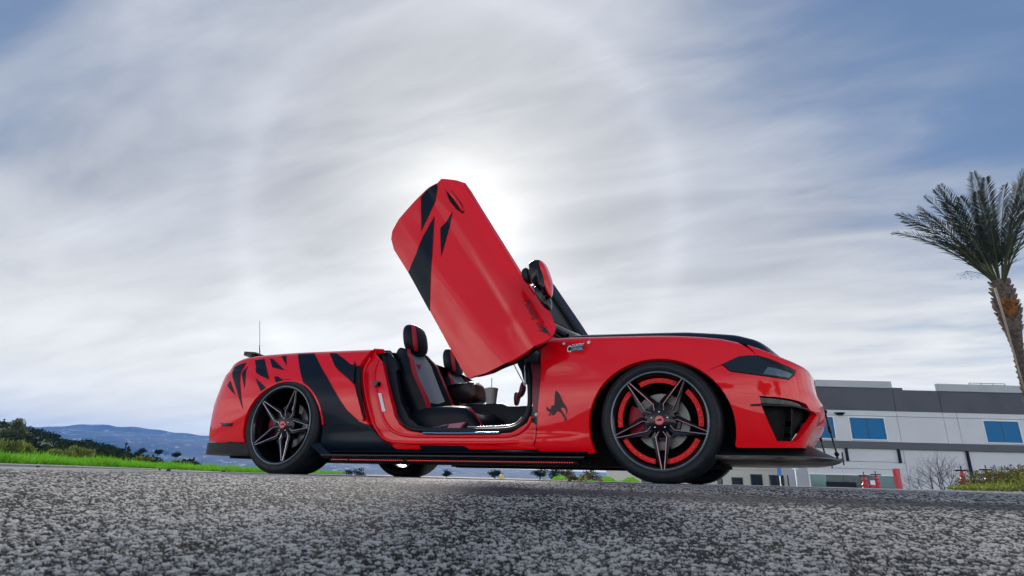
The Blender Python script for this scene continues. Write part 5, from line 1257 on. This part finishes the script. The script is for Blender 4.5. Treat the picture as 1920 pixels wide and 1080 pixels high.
# ---- hedge on the right
def st_cloud(n, s0, s1, t0, t1, z0, hfun):
    s_ = s0+rng.random(n)*(s1-s0); t_ = t0+rng.random(n)*(t1-t0); h_ = hfun(s_); return warr(s_, t_, z0+h_*rng.random(n)**.6)
hf = lambda s_: np.interp(s_, [6.5, 6.9, 7.15, 7.35, 7.6, 7.9, 8.5, 10], [.02, .07, .12, .27, .31, .36, .38, .4])*(1+.10*np.sin(s_*23)+.06*np.sin(s_*61))
e_ = emp('hedge', W(8.2, 9, 0)); tag(e_, 'loose green and rust hedge at the lower right edge', 'hedge')
P = st_cloud(9000, 7.15, 10, 8.6, 9.6, -.02, hf); V, Fc = leaves(P, .05); mesh('foliage', V, Fc, HEDGE, e_)
P = st_cloud(1500, 7.2, 8.0, 8.5, 9.2, .0, lambda x: hf(x)*.8); V, Fc = leaves(P, .045); mesh('dry_foliage', V, Fc, leafmat('rust_leaf', (.12, .04, .02), (.30, .13, .05)), e_)
m_ = MB()
for k in range(60):
    s_ = 7.2+rng.random()*2.6; t_ = 8.7+rng.random()*.8; p = np.array(W(s_, t_, 0.)); m_.tube([p, p+np.array([rng.normal()*.04, rng.normal()*.04, .25])], [.006, .003], 4)
m_.build('stems', BARK, e_)['kind'] = 'stuff'
e2 = emp('flowering_sage', W(7.7, 9.8, 0)); tag(e2, 'thin purple flower stalks rising above the hedge', 'plant')
PUR = mat('purple_flower', (.28, .20, .42), .7)
for k in range(16):
    s_, z1 = st(1858+rng.random()*55, 868+rng.random()*18, 9.8); p = np.array(W(s_-.05, 9.8, .05)); q = np.array(W(s_, 9.8, z1)); m_ = MB(); m_.tube([p, (p+q)/2+np.array([0, 0, .01]), q], [.004, .003, .002], 4); m_.tube([q-(q-p)*.18, q-(q-p)*.08, q], [.003, .011, .004], 5); m_.build('flower_stalk', PUR, e2)
P = st_cloud(2600, 6.5, 7.5, 8.2, 8.9, -.01, lambda x: hf(x)*.75+.02); V, Fc = leaves(P, .045, up=.3); tag(mesh('ground_cover', V, Fc, leafmat('yellowgreen_leaf', (.12, .17, .02), (.34, .38, .07), trans=.35)), 'low yellow-green planting in front of the hedge and right-hand valves', 'plants', kind='stuff')

# ---- bare tree before the wall
def bare_tree():
    s_, _ = st(1768, 905, 20); g0 = gz(s_, 20); root = emp('bare_tree', W(s_, 20, g0)); tag(root, 'leafless grey tree standing before the pale building wall', 'tree')
    tr = MB(); br = MB(); base = np.array(W(s_, 20, g0)); 
    def grow_(p, d, L, r, lvl):
        q = p+d*L; mid = (p+q)/2+rng.normal(size=3)*L*.05; (tr if lvl == 0 else br).tube([p, mid, q], [r, r*.85, r*.68], 6 if lvl < 2 else 4)
        if lvl >= 5: return
        for k in range(3 if lvl in (0, 1, 2) else 2):
            nd = d+rng.normal(size=3)*[.42, .42, .30]+np.array([0, 0, .10]); nd += R0*rng.normal()*.20; nd /= np.linalg.norm(nd); grow_(q, nd, L*(.72+.2*rng.random()), r*.6, lvl+1)
    for k in range(4):
        d = np.array([0, 0, 1.])+R0*(k-1.5)*.30+rng.normal(size=3)*.1; d /= np.linalg.norm(d); grow_(base, d, .50, .026, 0)
    gm_ = mat('grey_bark', (.045, .045, .055), .9); tr.build('trunk', gm_, root); br.build('branches', gm_, root)
bare_tree()

# ---- palm
def palm():
    t0 = 16; s0 = 14.62; g0 = gz(s0, t0); root = emp('date_palm', W(s0, t0, g0)); tag(root, 'tall date palm with a dark feathery crown at the right edge', 'palm tree')
    def P3(s_, t_, z_): return np.array(W(s_, t_, z_))
    TR = mat('palm_trunk_bark', (.10, .07, .055), .9, bump=(14, .8, .03), var=(6, .8, (.035, .025, .02)))
    LB = mat('leaf_base_bark', (.19, .145, .115), .85, var=(9, .8, (.05, .03, .025)))
    m_ = MB(); zs = np.linspace(g0, 6.0, 30); rad = np.interp(zs, [g0, 3.9, 4.35, 4.9, 5.6, 6.0], [.13, .13, .19, .27, .24, .16]); cs = s0+.0*zs-.03*np.sin(zs); trk = m_.tube([P3(a, t0, z_) for a, z_ in zip(cs, zs)], rad, 16).build('trunk', TR, root, smooth=True)
    # one leaf base mesh, shared
    lbm = MB(); lbm.add([(-.06, 0, 0), (.06, 0, 0), (.075, .045, .07), (-.075, .045, .07), (-.03, .085, .15), (.03, .085, .15), (-.03, .05, .16), (.03, .05, .16), (-.06, -.03, .02), (.06, -.03, .02)], [(0, 1, 2, 3), (3, 2, 5, 4), (4, 5, 7, 6), (0, 3, 8), (1, 9, 2), (3, 4, 6, 8), (2, 9, 7, 5), (6, 7, 9, 8)])
    me = None; k = 0; zz = 1.6
    while zz < 5.85 and k < 290:
        r = float(np.interp(zz, zs, rad)); nper = 9
        for j in range(nper):
            a = 2*math.pi*(j/nper)+zz*3.1+rng.normal()*.08
            sc_ = (.62 if zz < 4.3 else 1.15)*(.75+.5*rng.random())
            Mx = Matrix.Translation(P3(s0-.03*math.sin(zz)+math.cos(a)*(r-.03), t0+math.sin(a)*(r-.03), zz)) @ Matrix.Rotation(a-math.pi/2+YAW*-1*0-YAW, 4, 'Z') @ Matrix.Diagonal((sc_, sc_, sc_, 1))
            if me is None: o = mesh('leaf_base', lbm.v, lbm.f, LB, trk, local=True); me = o.data
            else: o = bpy.data.objects.new('leaf_base', me); COL.objects.link(o); o.parent = trk
            o.matrix_basis = Mx; k += 1
        zz += .155
    # fronds: rachis arcs with two rows of stiff leaflets
    cz = 5.95
    specs = []
    for (px, py) in ((1676, 437), (1683, 402), (1722, 388), (1772, 380), (1800, 372), (1832, 362), (1862, 362), (1885, 348), (1918, 335)):
        specs.append((px, py, t0+rng.normal()*.5))
    tips = [np.array(at(px, py, t_)) for px, py, t_ in specs]
    c0_ = P3(s0, t0, cz)
    for i in range(24):
        az = rng.random()*2*math.pi; el = rng.random(); r_ = 1.7+.9*(1-el*.6); h_ = 1.5+1.75*el**.7
        tips.append(c0_+R0*math.cos(az)*r_*(1-.45*el)+F0*math.sin(az)*r_*(1-.45*el)+np.array([0, 0, h_]))
    for tip in tips[:]:
        hv = tip-c0_; hl = math.hypot(hv[0], hv[1]); o0 = c0_+np.array([hv[0], hv[1], 0])/(hl+.01)*.14
        mid = (o0+tip)/2+np.array([0, 0, .34+.14*hl]); u = np.linspace(0, 1, 13)[:, None]; Rp = (1-u)**2*o0+2*u*(1-u)*mid+u*u*tip
        b = MB(); b.tube(Rp, np.linspace(.028, .004, 13), 5)
        fr_ = b.build('frond', mat('frond_stalk', (.06, .07, .02), .7), root)
        nl = 46; uu = np.linspace(.14, 1, nl); V = []; Fc = []
        Tn = np.gradient(Rp, axis=0); Tn /= np.linalg.norm(Tn, axis=1)[:, None]
        for q_ in range(nl):
            p = np.array([np.interp(uu[q_], u[:, 0], Rp[:, c_]) for c_ in range(3)]); tn = np.array([np.interp(uu[q_], u[:, 0], Tn[:, c_]) for c_ in range(3)]); tn /= np.linalg.norm(tn)
            sd = np.cross(tn, [0, 0, 1.]); sd /= np.linalg.norm(sd)+1e-9; upv = np.cross(sd, tn)
            L = (.46*math.sin(math.pi*min(1, (uu[q_]*.82+.16)))**.6+.05)*(.85+.3*rng.random())
            for sg in (-1, 1):
                d = tn*.95+sd*sg*.62+upv*(.30+.25*rng.normal()*.6)+np.array([0, 0, -.16]); d /= np.linalg.norm(d); w = np.cross(d, upv+.3*sd*sg); w /= np.linalg.norm(w)+1e-9
                ql = len(V); ee = p+d*L+np.array([0, 0, -.12*L]); V += [p-w*.006, p+d*L*.45-w*.015, ee, p+d*L*.45+w*.015]; Fc.append((ql, ql+1, ql+2, ql+3))
        mesh('leaflets', V, Fc, PALMM, fr_)
    # orange fibrous heart and a pale dead stalk hanging down the trunk
    V, Fc = leaves(clump(240, P3(s0-.1, t0-.28, 5.0), (.14, .10, .35), 6), .22, ar=.25, up=.5); mesh('fibre', V, Fc, mat('orange_fibre', (.32, .13, .03), .8), root)
    b = MB(); b.tube([at(1866, 540, t0-.3), at(1878, 580, t0-.45), at(1895, 640, t0-.30), at(1912, 700, t0-.25), at(1922, 735, t0-.25)], [.035, .03, .022, .02, .02], 6); b.build('dead_stalk', mat('dry_stalk', (.34, .27, .19), .8), root, smooth=True)
    # date strands
    fs = MB(); o_ = at(1862, 522, t0-.2); e_ = at(1812, 508, t0-.2)
    fs.tube([o_, (o_+e_)/2+np.array([0, 0, .05]), e_], [.012, .009, .005], 5)
    for k in range(14):
        p = e_+np.r_[R0[:2]*rng.normal()*.22, 0][:3]+np.array([0, 0, -.05-rng.random()*.25]); fs.tube([e_, p], .002, 3); fs.lathe([(.001, -.015), (.014, 0), (.001, .015)], 6, axis='z', cx=p[0], cy=p[1], cz=p[2])
    st2 = fs.build('date_strand', mat('date_fruit', (.05, .035, .02), .6), root); st2['kind'] = 'stuff'
palm()

# ---- bird, pebbles
bp3 = at(1273, 253, 70); m_ = MB(); c = np.array(bp3)
m_.tube([c-R0*.09, c-R0*.03, c+R0*.05, c+R0*.10], [.006, .03, .028, .004], 6); m_.add([c, c+F0*.20+np.array([0, 0, .07]), c+F0*.16-R0*.06, c-F0*.20+np.array([0, 0, .07]), c-F0*.16-R0*.06], [(0, 1, 2), (0, 4, 3)])
tag(m_.build('bird', DARK), 'tiny dark bird high in the sky to the right of the door', 'bird')
peb = None
for (px, py, t, r, lb) in ((66, 893.5, 6.0, .016, 'dark pebble on the asphalt below the left kerb'), (312, 901, 4.2, .013, 'dark pebble on the asphalt, midway between kerb end and rear wheel'), (297, 893.5, 6.0, .012, 'dark pebble near the kerb, left of the rear wheel'), (417, 895, 6.0, .016, 'dark pebble nearest the rear wheel')):
    s_, _ = st(px, py, t); c = np.array(W(s_, t, gz(s_, t)+r*.4)); bm = bmesh.new(); bmesh.ops.create_icosphere(bm, subdivisions=2, radius=r)
    for v in bm.verts: v.co = Vector((v.co.x*1.4+c[0], v.co.y+c[1], v.co.z*.8+c[2]))+Vector(rng.normal(size=3)*r*.08)
    me = bpy.data.meshes.new('pebble'); bm.to_mesh(me); bm.free(); me.materials.append(mat('dark_stone', (.03, .03, .035), .8)); o = bpy.data.objects.new('pebble', me); COL.objects.link(o); tag(o, lb, 'pebble', 'pebbles on the asphalt')
# leaf litter by the front wheel
n = 60; P = np.array([W(*(lambda a: (a[0], 5.5))(st(1060+rng.random()*50, 893, 5.5)), .0) for _ in range(n)]); P = P[:, :3]; P = np.array([(p[0], p[1]+rng.normal()*.15, .01+rng.random()*.02) for p in P]); V, Fc = leaves(P, .05, ar=.6); tag(mesh('leaf_litter', V, Fc, mat('dry_leaf', (.30, .22, .13), .8)), 'dry leaves gathered on the asphalt behind the front wheel', 'leaves', kind='stuff')

# ---- haze between here and the mountains
hz = MB(); hz.box((-1720, -1720, -4), (1720, 1720, 125), MST); hzo = hz.build('haze', None); tag(hzo, 'thin blue distance haze', 'haze', kind='stuff')
M = bpy.data.materials.new('haze_air'); M.use_nodes = True; M.node_tree.nodes.clear(); T = NT(M.node_tree); v = T.new('ShaderNodeVolumePrincipled'); v.inputs['Color'].default_value = (.05, .33, 1.0, 1); v.inputs['Density'].default_value = .00040; v.inputs['Anisotropy'].default_value = .0
o_ = T.new('ShaderNodeOutputMaterial'); T.l.new(v.outputs[0], o_.inputs['Volume']); hzo.data.materials.append(M)

# ---- trees added out of view behind the camera, only for the paint to mirror
for (s_, t, h, r, lb) in ((-9, -13, 5.2, 1.9, 'broad unseen tree added behind the camera, mirrored in the raised door'), (-3.5, -16, 6.2, 2.2, 'tall unseen tree added behind the camera, mirrored in the door and sill'), (3, -14, 4.6, 1.8, 'low unseen tree added behind the camera, mirrored in the front fender'), (9, -17, 6.0, 2.3, 'round unseen tree added behind the camera, mirrored in the front bumper'), (-17, -15, 5.6, 2.2, 'unseen tree added behind the camera, mirrored in the rear quarter')):
    g0 = gz(s_, t); e_ = emp('added_reflection_tree', W(s_, t, g0)); tag(e_, lb, 'tree', 'unseen trees added for paint reflections')
    c = np.array(W(s_, t, g0+h)); P = c+clump(2600, (0, 0, 0), (1, 1, 1), 16)*np.array([r, r, r*.85]); V, Fc = leaves(P, .34, ar=.6); mesh('crown', V, Fc, BUSHM, e_)
    m_ = MB(); b0 = np.array(W(s_, t, g0)); m_.tube([b0, b0+(c-b0)*.5, c], [.17, .13, .07], 8)
    for k in range(5):
        a = k*1.3; m_.tube([b0+(c-b0)*.6, c+np.array([math.cos(a)*r*.5, math.sin(a)*r*.5, .2])], [.07, .02], 5)
    m_.build('trunk', BARK, e_)
